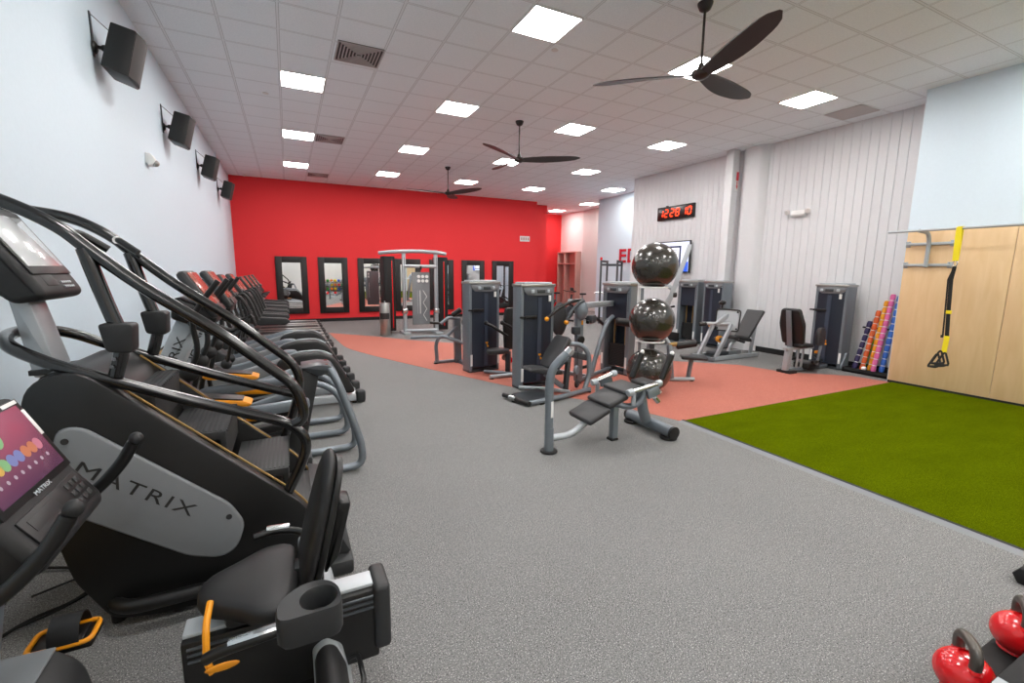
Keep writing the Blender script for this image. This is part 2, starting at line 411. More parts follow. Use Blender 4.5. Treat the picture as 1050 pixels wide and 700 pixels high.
# ------------------------------------------------------------------ ceiling: lights, vents, fans
def lights():
    root = thing('ceiling_light', 'x', 'ceiling light', (0, 0, CEIL), 0)
    h = T/2
    fr = MB()
    for a, b, c, d in ((-h, h, -h, -h+.018), (-h, h, h-.018, h), (-h, -h+.018, -h+.018, h-.018), (h-.018, h, -h+.018, h-.018)):
        fr.box(a, b, c, d, -.012, -.0005)
    fr.build('light_frame', 'lampframe', root)
    MB().box(-h+.02, h-.02, -h+.02, h-.02, -.008, -.002).build('diffuser', 'lamp', root)
    spots = []
    cols = ['wall-side', 'second', 'middle', 'fourth', 'right-hand']
    for i in range(4):
        for j in range(-3, 4):
            spots.append((i, j))
    spots += [(4, 2), (4, 3), (4, 4)]
    lab = {
        (0, 1): 'nearest lit square panel in the column beside the left wall', (0, 2): 'middle lit panel in the column beside the left wall, beside a slim vent',
        (0, 3): 'lit panel of the left column nearest the red wall', (1, 0): 'largest lit square panel at the top centre of the ceiling',
        (1, 1): 'lit panel second in line after the largest one, left of the middle fan', (1, 2): 'third lit panel in the line of the largest one',
        (1, 3): 'farthest lit panel in the line of the largest one, by the red wall', (2, 0): 'lit panel partly hidden behind the nearest ceiling fan',
        (2, 1): 'lit panel just right of the middle ceiling fan', (2, 2): 'lit panel seen through the hub of the middle ceiling fan',
        (2, 3): 'lit panel just above the farthest ceiling fan blade', (3, 0): 'lit panel near the ribbed wall beside the square grey grille',
        (3, 1): 'lit panel above the digital clock side of the room', (3, 2): 'lit panel beyond that above the clock, before the pale blue corner',
        (3, 3): 'lit panel in front of the end of the red wall', (4, 2): 'lit panel beside a flat grey grille over the blue back wall', (4, 3): 'lit panel over the entrance of the corridor',
        (4, 4): 'lit panel deepest in the corridor beside the red wall'}
    EX = {(4, 2): (10.12, 12.86), (4, 3): (11.33, 15.92), (4, 4): (11.31, 18.4)}
    for n, (i, j) in enumerate(spots):
        x = .368 + i * 4 * T; y = 4.897 + j * 3.048
        if (i, j) in EX: x, y = EX[(i, j)]
        l = lab.get((i, j))
        o = root if n == 0 else dup(root)
        o.location = (x, y, CEIL)
        o['label'] = l or 'lit square ceiling panel behind the viewpoint'
        o['group'] = 'lit panels in the ceiling' if l else 'lit panels behind the viewpoint'
lights()
def vents():
    def louvre(x, y, s, label, n=7):
        r = thing('ceiling_vent', label, 'air vent', (x, y, CEIL), 0, 'louvred ceiling vents')
        h = s/2
        MB().box(-h, h, -h, h, -.004, -.0005).build('backing', 'ventdark', r)
        m = MB()
        for k in range(n):
            q = h * (1 - k / n); w = .014
            z0, z1 = -.02, -.008
            for a, b, c, d in ((-q, q, -q, -q+w), (-q, q, q-w, q), (-q, -q+w, -q+w, q-w), (q-w, q, -q+w, q-w)):
                m.box(a, b, c, d, z0, z1)
        m.build('louvre', 'vent', r)
    louvre(1.0, 6.64, .56, 'large louvred square vent beside the nearest left-column light')
    louvre(.98, 10.99, .56, 'louvred vent beside the second light of the left column')
    louvre(.98, 15.2, .56, 'farthest louvred vent near the red wall')
    def flat(x, y, s, label):
        single('ceiling_grille', MB().box(x-s/2, x+s/2, y-s/2, y+s/2, CEIL-.01, CEIL-.0005, .002), 'vent', label, 'grille')
    flat(8.93, 4.9, .58, 'flat square grey grille in the ceiling close to the ribbed wall')
    flat(9.9, 10.45, .58, 'flat grey grille in the ceiling close to the blue back wall')
    for (x, y, l) in ((-.15, 8.7, 'small round sprinkler cover over the left aisle'), (3.2, 5.35, 'small round sprinkler cover between the two front lights')):
        single('sprinkler', MB().lathe([(.045, 0), (.045, .006), (.03, .012)], (x, y, CEIL-.0125), 16), 'lampframe', l, 'sprinkler')
vents()
def fans():
    r = thing('ceiling_fan', 'x', 'ceiling fan', (4.07, 3.78, CEIL), 0)
    MB().lathe([(.0, -.085), (.03, -.082), (.055, -.065), (.075, -.02), (.078, 0)], seg=24).build('canopy', 'fan', r)
    MB().cyl((0, 0, -.08), (0, 0, -.62), .013, 12).build('rod', 'fan', r)
    MB().lathe([(.0, -.74), (.05, -.735), (.09, -.71), (.1, -.68), (.085, -.655), (.04, -.64), (.03, -.60), (.02, -.58)], seg=24).build('motor_hub', 'fan', r)
    for k in range(3):
        a = k * 2 * PI / 3
        m = MB(); vs = []; fs = []; n = 14
        for i in range(n + 1):
            t = i / n; x = .06 + t * 1.09
            w = .055 + .10 * math.sin(min(1, t * 1.25 + .12) * PI * .62) ** 1.2
            if t > .7: w *= math.sqrt(max(0.02, 1 - ((t - .7) / .3) ** 2.2))
            tw = -R(20 - 12 * t); cx = .03 * math.sin(t * 3)
            dz = .035 * t
            for sgn, hh in ((1, .006), (1, -.006), (-1, -.006), (-1, .006)):
                vs.append((x, cx + sgn * w * math.cos(tw) * .72, -.69 + dz + sgn * w * math.sin(tw) * .72 + hh * (1.6 - t)))
        for i in range(n):
            for q in range(4):
                q2 = (q + 1) % 4; fs.append((i*4+q, i*4+q2, i*4+4+q2, i*4+4+q))
        fs += [(0, 1, 2, 3), (n*4+3, n*4+2, n*4+1, n*4)]
        m.add(vs, fs, Matrix.Rotation(a, 4, 'Z')); m.build('blade', 'fanblade', r)
    r.rotation_euler.z = R(13); r['label'] = 'nearest and largest dark three-blade ceiling fan, top of the picture'; r['group'] = 'ceiling fans'
    dup(r, (4.07, 8.03, CEIL), R(91), 'middle one of the three dark ceiling fans')
    dup(r, (4.07, 12.31, CEIL), R(60), 'farthest dark ceiling fan, in front of the red wall')
fans()

# ------------------------------------------------------------------ stair climber beside the left wall
def stair_climber():
    t = thing('stair_climber', 'large black stair climber with grey lettered side panel and tall curved handrails', 'stair climber', (-.5, 2.975, 0), world=True)
    N, F = 2.6, 3.35
    side = [(-.98, .30), (-1.08, .85), (-1.08, 1.08), (-1.05, 1.22), (-.98, 1.28), (-.88, 1.29), (-.80, 1.24), (0.0, .47), (.06, .36), (.16, .10), (.16, .02), (-.66, .02), (-.86, .06)]
    prof = fil2(side, .05, 3)
    b = MB().prism(prof, N, N+.075, bev=.012).prism(prof, F-.075, F, bev=.012)
    b.prism(fil2([(-1.0, .4), (-1.07, 1.15), (-1.0, 1.285), (-.86, 1.29), (-.74, 1.19), (-.62, .95), (-.62, .3)], .05, 3), N+.05, F-.05)
    b.prism([(-.7, .05), (-.7, .8), (.06, .12), (.06, .05)], N+.05, F-.05)
    body = b.build('body_shell', 'black', t)
    for y in (N+.078, F-.078):
        m = MB().tube(fillet([(-.80, y, 1.245), (-.02, y, .50), (.05, y, .38), (.13, y, .18)], .08, 4), .006, 6)
        m.build('rim_trim', 'gold', body, label='thin gold trim line along the stair opening')
    # side panel with lettering
    pp = fil2([(-.985, .93), (-.955, 1.045), (-.87, 1.045), (-.335, .555), (-.275, .43), (-.32, .30), (-.40, .265), (-.53, .31), (-.93, .62), (-.985, .76)], .045, 4)
    sp = MB().prism(pp, N-.022, N+.002, bev=.014, seg=3).build('side_panel', 'greypanel', t)
    M = basis((-.70, N-.0225, .705), (.77, 0, -.58), (.58, 0, .77))
    MB().text('MATRIX', .088, M, .0015, 1.5, space=1.15).build('lettering', 'ink', sp)
    for (x, z) in ((-.93, .985), (-.345, .485)): MB().cyl((x, N-.026, z), (x, N-.018, z), .014, 14).build('screw_cap', 'ink', sp)
    # steps
    for k, (x, z) in enumerate(((.10, .385), (-.06, .65), (-.34, .905), (-.62, 1.15))):
        st = MB(); d = .27
        st.prism([(x, z), (x-d, z), (x-d, z-.03), (x-.03, z-.045), (x-.035, z-.19), (x-.005, z-.19)], N+.1, F-.1, bev=.004)
        for q in range(10): st.box(x-.03-q*.022, x-.02-q*.022, N+.12, F-.12, z, z+.003)
        for q in range(14): st.cbox((x+.001, N+.13+q*.038, z-.004), (.008, .02, .012))
        o = st.build('step', 'charcoal', t)
        MB().cyl((x-.02, N+.092, z-.15), (x-.02, N+.1, z-.15), .012, 10).build('step_bolt', 'chrome', o)
    # handrails
    def rail(y, pts, name='handrail'):
        return MB().tube(fillet([(x, y, z) for x, z in pts], .10, 6), .028, 12).build(name, 'blacktube', t)
    up = [(-1.16, 2.055), (-1.03, 2.015), (-.87, 1.92), (-.79, 1.83), (-.60, 1.65), (-.33, 1.44), (-.13, 1.25), (-.0, 1.13), (.035, 1.0), (.0, .85), (-.07, .66), (-.16, .40)]
    rail(2.65, up[:9] + [(.03, .93), (-.04, .905)]); rail(3.30, [(-1.36, 2.06)] + up[1:])
    lo = fillet([(-.16, 2.65, .36), (-.02, 2.65, .62), (.055, 2.65, .80), (-.03, 2.65, .92), (-.45, 2.65, 1.09), (-.94, 2.65, 1.31), (-1.10, 2.68, 1.40), (-1.17, 2.82, 1.43), (-1.19, 2.975, 1.44), (-1.17, 3.13, 1.43), (-1.10, 3.27, 1.40), (-.94, 3.3, 1.31), (-.45, 3.3, 1.09), (-.0, 3.3, .91)], .09, 5)
    MB().tube(lo, .028, 12).build('lower_handrail', 'blacktube', t)
    for y, s in ((2.65, 1), (3.3, -1)):
        p = MB().tube(fillet([(-.80, y, 1.83), (-.745, y, 1.58), (-.70, y, 1.41), (-.745, y, 1.25)], .06, 4), .03, 12).build('rail_post', 'blacktube', t)
        MB().cyl((-.745, y-.032*s, 1.30), (-.745, y-.03*s-.008*s, 1.30), .009, 8).cyl((-.735, y-.032*s, 1.335), (-.735, y-.038*s, 1.335), .009, 8).build('bolt', 'chrome', p)
        c = MB(); cx, cy = -.70, y + (.0 if s == 1 else 0)
        c.prism(fil2([(-.775, 1.50), (-.65, 1.495), (-.66, 1.36), (-.755, 1.37)], .02, 3), y-.055, y+.055, bev=.008)
        c.build('bottle_holder', 'softblack', t)
        g = MB().tube(fillet([(-.84, y+.0*s, 1.89), (-.83, y+.06*s, 1.90), (-.74, y+.09*s, 1.83)], .03, 3), .018, 10)
        gg = g.build('pulse_grip', 'black', t)
        MB().tube([(-.845, y+.02*s, 1.895), (-.835, y+.055*s, 1.897)], .0205, 10).build('grip_collar', 'chrome', gg)
    # mast and console
    MB().prism(fil2([(-1.17, 1.62), (-1.10, 1.62), (-1.02, 1.22), (-1.12, 1.22)], .012, 2), 2.89, 3.06, bev=.012).build('console_mast', 'steel2', t)
    MB().prism([(-1.13, 1.26), (-.99, 1.27), (-.98, 1.235), (-1.13, 1.235)], 2.87, 3.08, bev=.01).build('mast_collar', 'black', t)
    cs = MB().prism(fil2([(-1.26, 2.02), (-1.215, 2.02), (-1.02, 1.70), (-.985, 1.63), (-1.0, 1.60), (-1.10, 1.58), (-1.18, 1.66), (-1.28, 1.92)], .03, 4), 2.75, 3.20, bev=.03, seg=3).build('console', 'softblack', t)
    d = Vector((.195, 0, -.32)).normalized(); nn = Vector((.32, 0, .195)).normalized()
    def face(u0, u1, v0, v1, h0, h1, name, m, bev=.004, origin=(-1.215, 2.975, 2.02)):
        M = basis(origin, (0, 1, 0), (-d.x, 0, -d.z))      # u across, v up the slope, third axis outwards
        return MB().box(u0, u1, v0, v1, h0, h1, bev, M).build(name, m, cs)
    Mz = basis((0, 0, 0), (0, 1, 0), (-d.x, 0, -d.z)); s = 1 if (Mz @ Vector((0, 0, 1))).dot(nn) > 0 else -1
    def F_(u0, u1, v0, v1, h, name, m): return face(u0, u1, v0, v1, *(sorted((0*s, h*s))), name, m)
    F_(-.2, .2, -.36, -.02, .008, 'bezel', 'black'); F_(-.18, .18, -.32, -.05, .011, 'screen', MT['scr_glare'])
    MB().cbox((-1.02, 2.90, 1.69), (.012, .12, .07), .004, (0, R(-30), 0)).build('dock_slot', 'ink', cs)
    k = MB()
    for i in range(5):
        for j in range(2): k.cbox((-1.005+j*.012, 3.0+i*.022, 1.675-j*.02), (.008, .014, .012), .002, (0, R(-30), 0))
    k.build('key_pad', 'palegrey', cs)
    # floor frame
    MB().tube(fillet([(-.30, 2.54, .14), (-.78, 2.54, .14), (-.86, 2.62, .14), (-.86, 3.32, .14), (-.78, 3.40, .14), (-.50, 3.40, .14)], .08, 5), .034, 12).build('front_frame_tube', 'black', t)
    MB().box(.02, .25, 2.55, 3.42, .0, .09, .02).prism([(.05, .08), (.05, .40), (.12, .38), (.24, .10)], 2.62, 3.34, bev=.01).build('rear_foot', 'charcoal', t)
    for (x, y) in ((-.86, 2.68), (-.86, 3.27), (-.6, 2.64), (-.6, 3.3)): MB().cyl((x, y, 0), (x, y, .13), .03, 12, .004).build('foot', 'rubber', t)
    return t
MT['scr_glare'] = mat('screen_painted_glare', '#c9cdce', .2, coat=1)  # pale base colour stands in for ceiling lights reflected in the climber screen
def screen_mat(name, top, bot, glow=.55, dots=True):
    """a lit console screen: two-tone picture with soft blobs"""
    m, nt, b = new_mat(name); L = nt.links; tc = nt.nodes.new('ShaderNodeTexCoord')
    sep = nt.nodes.new('ShaderNodeSeparateXYZ'); L.new(tc.outputs['Generated'], sep.inputs[0])
    r = nt.nodes.new('ShaderNodeValToRGB'); r.color_ramp.elements[0].color = lin(bot); r.color_ramp.elements[1].color = lin(top)
    L.new(sep.outputs['Z'], r.inputs['Fac'])
    L.new(r.outputs['Color'], b.inputs['Base Color']); L.new(r.outputs['Color'], b.inputs['Emission Color'])
    b.inputs['Emission Strength'].default_value = glow; b.inputs['Roughness'].default_value = .15
    return m
MT['scr_pink'] = screen_mat('lit_screen_maroon', '#8a4a5c', '#4a2f45', .13)
MT['scr_orange'] = screen_mat('lit_screen_orange', '#9c5a50', '#8a4a3e', .07)
for k, c in dict(s_yellow='#a8843a', s_orange='#9a5a3c', s_blue='#575f8c', s_green='#5f8a5c', s_grey='#8c7f8a', s_pink='#9a5a6c').items():
    MT[k] = emit_mat('screen_icon_' + k[2:], c, .14)
stair_climber()

# ------------------------------------------------------------------ recumbent bike in the foreground
def recumbent_bike():
    t = thing('recumbent_bike', 'black and silver recumbent exercise bike with cup holder and maroon lit screen', 'exercise bike', (-.3, 1.84, 0), world=True)
    yc = 1.85
    # front housing
    MB().prism(fil2([(-1.22, .05), (-1.24, .34), (-1.12, .44), (-.82, .43), (-.74, .34), (-.70, .05)], .05, 4), yc-.13, yc+.13, bev=.03, seg=3).build('front_housing', 'charcoal', t)
    MB().prism(fil2([(-1.10, .443), (-.80, .434), (-.80, .443), (-1.10, .452)], .002, 1), yc-.09, yc+.09).build('housing_plate', 'greypanel', t)
    MB().prism(fil2([(-1.10, .40), (-.93, .95), (-.84, .93), (-.93, .40)], .02, 2), yc-.06, yc+.06, bev=.015).build('console_mast', 'steel', t)
    # console
    cs = MB().prism(fil2([(-.925, 1.30), (-.865, 1.315), (-.74, 1.05), (-.665, .93), (-.665, .89), (-.76, .86), (-.86, .90), (-.95, 1.20)], .02, 4), yc-.235, yc+.235, bev=.028, seg=3).build('console', 'softblack', t)
    d = Vector((.125, 0, -.265)).normalized()
    O = Vector((-.8625, yc, 1.3125)); M = basis(O, (0, 1, 0), -d); s = 1 if (M.to_3x3() @ Vector((0, 0, 1))).x > 0 else -1
    def slab(u0, u1, v0, v1, h0, h1, name, m, par=cs, bev=.0015):
        a, b_ = sorted((h0*s, h1*s)); return MB().box(u0, u1, v0, v1, a, b_, bev, M).build(name, m, par)
    slab(-.215, .215, -.285, -.008, -.002, .006, 'bezel', 'black'); slab(-.19, .19, -.262, -.028, .0, .0085, 'screen', 'scr_pink')
    def blob(u, v, r, name, m):
        z0, z1 = sorted((.0085*s, .0095*s)); mb = MB()
        mb.add([(u + r*math.cos(a*PI/8), v + r*math.sin(a*PI/8), z1 if s > 0 else z0) for a in range(16)], [tuple(range(16))], M); mb.build(name, m, cs)
    blob(-.02, -.09, .032, 'round_icon', 's_green'); blob(-.02, -.09, .02, 'round_icon', 's_grey')
    for i, (m_, u) in enumerate((('s_yellow', -.13), ('s_yellow', -.095), ('s_green', -.06), ('s_blue', -.02), ('s_blue', .02), ('s_orange', .06), ('s_orange', .1), ('s_pink', .135))): blob(u, -.165, .021, 'app_icon', m_)
    for i in range(8): blob(-.14 + i*.04, -.21, .007, 'small_icon', 's_grey')
    slab(.12, .205, -.024, -.011, .006, .0075, 'sticker', 'white'); slab(.194, .212, -.15, -.05, .006, .0075, 'sticker', 'white')
    # keypad panel under the screen
    d2 = Vector((.075, 0, -.12)).normalized(); M2 = basis((-.74, yc, 1.05), (0, 1, 0), -d2); s2 = 1 if (M2.to_3x3() @ Vector((0, 0, 1))).x > 0 else -1
    def slab2(u0, u1, v0, v1, h0, h1, name, m, bev=.001):
        a, b_ = sorted((h0*s2, h1*s2)); return MB().box(u0, u1, v0, v1, a, b_, bev, M2).build(name, m, cs)
    slab2(-.19, .19, -.125, -.02, .0, .006, 'key_panel', 'black'); slab2(-.16, .0, -.075, -.035, .006, .008, 'dock_slot', 'ink'); slab2(-.05, .06, -.11, -.085, .006, .009, 'small_display', 's_grey')
    for i in range(3):
        for j in range(3): slab2(.08+i*.033, .105+i*.033, -.115+j*.03, -.095+j*.03, .006, .009, 'key', 'charcoal')
    for i in range(3): slab2(-.13+i*.028, -.112+i*.028, -.115, -.097, .006, .009, 'key', 'palegrey')
    Mt = basis(Vector((-.745, yc, 1.055)) + Vector((.012, 0, .006)), (0, 1, 0), -d2)
    if s2 < 0: Mt = Mt @ Matrix.Rotation(PI, 4, 'Y')
    MB().text('MATRIX', .02, Mt, .0008, 1.4).build('lettering', 'palegrey', cs)
    # handlebar
    for sg in (-1, 1):
        y = yc + sg*.30
        h = MB().tube(fillet([(-.90, yc+sg*.05, .92), (-.86, yc+sg*.18, .86), (-.80, y, .84), (-.70, y, .91), (-.62, y, 1.0), (-.575, y-sg*.01, 1.08)], .07, 5), .022, 12)
        h.build('handlebar', 'black', t)
        MB().ball((-.565, y-sg*.012, 1.095), (.024, .024, .026)).build('bar_end_grip', 'softblack', t)
    # crank and pedals
    MB().cyl((-.98, yc-.17, .31), (-.98, yc+.17, .31), .025, 14).build('crank_axle', 'chrome', t)
    for sg, a in ((1, R(15)), (-1, R(195))):
        ex, ez = -.98 + .15*math.cos(a), .31 + .15*math.sin(a); y = yc + sg*.185
        MB().beam((-.98, y, .31), (ex, y, ez), .02, .035, up=(0, 0, 1)).build('crank_arm', 'chrome', t)
        pd = MB().box(ex-.06, ex+.06, min(y+sg*.02, y+sg*.13), max(y+sg*.02, y+sg*.13), ez-.015, ez+.015, .006).build('pedal', 'black', t)
        st = []
        for k in range(9):
            q = PI*k/8; st.append((ex + .01, y+sg*.075 - sg*.065*math.cos(q), ez + .015 + .075*math.sin(q)))
        mb = MB(); vs = []; fs = []
        for k, p in enumerate(st):
            vs += [(p[0]-.045, p[1], p[2]), (p[0]+.045, p[1], p[2]), (p[0]+.045, p[1], p[2]+.006), (p[0]-.045, p[1], p[2]+.006)]
            if k:
                b = 4*k
                for q in range(4): fs.append((b-4+q, b-4+(q+1)%4, b+(q+1)%4, b+q))
        mb.add(vs, fs).build('pedal_strap', 'softblack', pd)
        yy = sorted((y+sg*.015, y+sg*.14))
        MB().tube(fillet([(ex-.1, yy[0], ez+.012), (ex+.085, yy[0], ez+.012), (ex+.085, yy[1], ez+.012), (ex-.1, yy[1], ez+.012)], .03, 4, True), .009, 8, closed=True).build('pedal_rim', 'orange', pd)
        MB().box(ex-.11, ex+.09, yy[0], yy[1], ez-.02, ez+.006, .01).build('pedal_body', 'black', pd)
    # seat rail
    rl = MB().box(-.42, .26, yc-.08, yc+.06, .12, .435, .012)
    rl.prism(fil2([(-.80, .03), (-.80, .08), (-.42, .10), (-.3, .30), (.05, .16), (.05, .06)], .02, 3), yc-.07, yc+.05, bev=.01)
    rb = rl.build('seat_rail', 'black', t)
    MB().box(-.415, .245, yc-.055, yc+.035, .435, .452, .004).build('rail_top', 'silver', rb)
    g = MB()
    for z in (.41, .385, .36): g.cyl((-.40, yc-.082, z), (.24, yc-.082, z), .006, 8)
    g.build('rail_ridge', 'darksteel', rb)
    MB().box(.24, .31, yc-.10, yc+.08, .16, .455, .022, seg=3).build('rail_end_cap', 'charcoal', t)
    # carriage, seat, backrest
    ca = MB().box(-.28, -.02, yc-.10, yc+.08, .45, .53, .02).box(-.05, .06, yc-.05, yc+.03, .45, .60, .015)
    ca.build('seat_carriage', 'black', t)
    def cushion(outline, z0, z1, name, m, M=None, crown=.012):
        mb = MB(); n = len(outline); cx = sum(p[0] for p in outline)/n; cy = sum(p[1] for p in outline)/n
        layers = [(0.86, z0), (.97, z0+.012), (1.0, z0+(z1-z0)*.45), (.985, z1-.012), (.93, z1-.002), (.80, z1+crown*.4), (.5, z1+crown*.9), (.2, z1+crown)]
        vs = [(cx+(x-cx)*s_, cy+(y-cy)*s_, z) for s_, z in layers for x, y in outline]; fs = []
        for i in range(len(layers)-1):
            for k in range(n): fs.append((i*n+k, i*n+(k+1)%n, (i+1)*n+(k+1)%n, (i+1)*n+k))
        fs += [tuple(range(n))[::-1], tuple((len(layers)-1)*n+k for k in range(n))]
        return mb.add(vs, fs, M).build(name, m, t, angle=60)
    so = fil2([(-.375, yc-.11), (-.40, yc-.02), (-.375, yc+.07), (-.27, yc+.13), (-.16, yc+.215), (-.05, yc+.20), (-.03, yc+.05), (-.03, yc-.10), (-.05, yc-.25), (-.16, yc-.27), (-.27, yc-.17)], .06, 4)
    so = [(-.185 + (x+.20)*.93, yc-.02 + (y-yc+.02)*.93) for x, y in so]
    cushion(so, .52, .59, 'seat', 'vinyl')
    # backrest: outline in its own plane (y across, u up), leaning back
    A = Vector((.0, yc, .54)); up = Vector((.13, 0, .50)).normalized(); M = basis(A, (0, 1, 0), up)
    if (M.to_3x3() @ Vector((0, 0, 1))).x > 0: M = basis(A, (0, -1, 0), up)
    bo = fil2([(-.14, -.03), (-.17, .10), (-.155, .28), (-.12, .44), (-.06, .51), (.06, .51), (.12, .44), (.155, .28), (.17, .10), (.14, -.03)], .06, 4)
    cushion(bo, -.01, .035, 'backrest', 'vinyl', M)
    mb = MB().prism([(x*.92, .02+y*.92) for x, y in bo], -.035, -.008, 'Z', bev=.01, M=M); mb.build('backrest_shell', 'black', t)
    MB().prism(fil2([(.06, .55), (.12, .62), (.175, .84), (.12, .84), (.08, .66)], .02, 3), yc-.07, yc+.05, bev=.01).build('backrest_bracket', 'black', t)
    MB().tube(fillet([(.03, yc+.02, .45), (.07, yc+.02, .62), (.13, yc+.02, .80)], .05, 4), .019, 12).build('backrest_post', 'steel2', t)
    # side handles
    MB().tube(fillet([(.02, yc+.18, .58), (-.02, yc+.26, .585), (-.12, yc+.28, .60), (-.20, yc+.27, .59)], .05, 5), .016, 12).build('side_handle', 'black', t)
    MB().tube([(-.06, yc+.277, .608), (-.15, yc+.281, .612)], .011, 8, flat=1.6).build('pulse_plate', 'chrome', t)
    MB().cbox((.02, yc+.16, .56), (.10, .12, .05), .015).build('handle_bracket', 'greypanel', t)
    MB().tube(fillet([(-.08, yc-.36, .60), (-.16, yc-.37, .60), (-.26, yc-.345, .575), (-.30, yc-.33, .55)], .05, 5), .018, 12).build('side_handle', 'black', t)
    MB().tube(fillet([(-.10, yc-.365, .618), (-.16, yc-.37, .618), (-.23, yc-.352, .602)], .03, 3), .010, 8, flat=1.6).build('pulse_plate', 'chrome', t)
    MB().cyl((-.09, yc-.365, .60), (-.075, yc-.36, .60), .022, 14).build('handle_collar', 'chrome', t)
    # cup holder
    cx, cy, z0, z1 = .03, yc-.335, .55, .66
    ch = MB(); n = 24; R1 = .056
    out = fil2([(-.10, cy-.075), (-.10, cy+.03), (-.02, cy+.095), (.06, cy+.09), (.10, cy+.03), (.10, cy-.075)], .035, 4)
    # top ring between the outline and the round hole
    import cmath
    def rad(o_, a):
        best = 0
        for i in range(len(o_)):
            x1, y1 = o_[i][0]-cx, o_[i][1]-cy; x2, y2 = o_[(i+1) % len(o_)][0]-cx, o_[(i+1) % len(o_)][1]-cy
            dx, dy = math.cos(a), math.sin(a); den = dx*(y2-y1)-dy*(x2-x1)
            if abs(den) < 1e-9: continue
            tt = (x1*(y2-y1)-y1*(x2-x1))/den; uu = (x1*dy-y1*dx)/den
            if tt > 0 and -1e-6 <= uu <= 1+1e-6: best = max(best, tt)
        return best
    N = 48; rings = []
    for kind in range(6):
        ring = []
        for k in range(N):
            a = 2*PI*k/N; ro = rad(out, a)
            r_, z = ((ro*.9, z0), (ro, z0+.02), (ro, z1-.012), (ro*.96, z1), (R1+.004, z1-.002), (R1, z1-.01))[kind]
            ring.append((cx+r_*math.cos(a), cy+r_*math.sin(a), z))
        rings.append(ring)
    rings.append([(cx+R1*.9*math.cos(2*PI*k/N), cy+R1*.9*math.sin(2*PI*k/N), z0+.03) for k in range(N)])
    vs = [v for r_ in rings for v in r_]; fs = [(i*N+k, i*N+(k+1) % N, (i+1)*N+(k+1) % N, (i+1)*N+k) for i in range(6) for k in range(N)]
    fs += [tuple(range(N))[::-1], tuple(6*N+k for k in range(N))]
    MB().add(vs, fs).build('cup_holder', 'charcoal', t)
    MB().beam((-.05, yc-.30, .54), (-.05, yc-.02, .50), .05, .05).build('side_bracket', 'black', t)
    MB().tube(fillet([(-.31, yc-.12, .60), (-.315, yc-.20, .57), (-.315, yc-.24, .47), (-.30, yc-.25, .43)], .03, 4), .011, 8).build('seat_lever', 'orange', t)
    MB().ball((-.27, yc-.26, .45), (.05, .006, .014)).build('lever_badge', 'orange', t)
    # rear stabiliser with black cover and carry handle
    MB().prism(fil2([(.0, .02), (.0, .26), (.05, .29), (.11, .24), (.15, .02)], .02, 3), 1.28, 2.32, bev=.01).build('stabiliser', 'silver', t)
    MB().prism(fil2([(.005, .15), (.005, .30), (.04, .335), (.085, .32), (.12, .22), (.12, .15)], .03, 4), 1.30, 1.70, bev=.03, seg=3).build('stabiliser_cover', 'softblack', t)
    MB().tube(fillet([(.13, 1.72, .20), (.165, 1.71, .22), (.17, 1.56, .22), (.13, 1.54, .20)], .03, 4), .010, 8).build('carry_handle', 'black', t)
    for y in (1.33, 2.27): MB().cyl((.07, y, 0), (.07, y, .03), .03, 12).build('foot', 'rubber', t)
    MB().cbox((-1.05, yc, .03), (.10, .55, .06), .02).build('front_foot', 'black', t)
recumbent_bike()
cb = MB().tube(fillet([(-1.40, 3.35, .02), (-1.22, 3.28, .012), (-1.02, 3.12, .012), (-1.10, 2.92, .012), (-1.26, 2.86, .012), (-1.36, 2.70, .012)], .12, 6), .008, 8)
cb.tube(fillet([(-1.32, 3.05, .02), (-1.12, 3.18, .012), (-.98, 2.98, .05), (-1.14, 2.84, .03), (-1.30, 2.80, .012)], .1, 6), .006, 8)
single('loose_cable', cb, 'rubber', 'loose black cords on the floor between the bike and the stair climber', 'cord')

# ------------------------------------------------------------------ row of cardio machines along the left wall
def cardio_console(t, x, z, yc, scr, w=.42, h=.40, lean=.55):
    """tilted screen housing facing the user (+x), built in the thing's own space"""
    d = Vector((math.sin(lean), 0, -math.cos(lean)))            # down the slope
    n = Vector((math.cos(lean), 0, math.sin(lean)))
    O = Vector((x, yc, z)); M = basis(O, (0, 1, 0), -d)
    s = 1 if (M.to_3x3() @ Vector((0, 0, 1))).x > 0 else -1
    def slab(u0, u1, v0, v1, h0, h1, name, m, par, bev=.004):
        a, b = sorted((h0*s, h1*s)); return MB().box(u0, u1, v0, v1, a, b, bev, M).build(name, m, par)
    c = slab(-w/2, w/2, -h, 0, -.07, 0, 'console', 'charcoal', t, .03)
    slab(-w/2+.03, w/2-.03, -h+.09, -.03, 0, .006, 'screen', scr, c, .003)
    slab(-w/2+.05, w/2-.05, -h+.02, -h+.075, 0, .012, 'key_panel', 'black', c, .003)
    return c
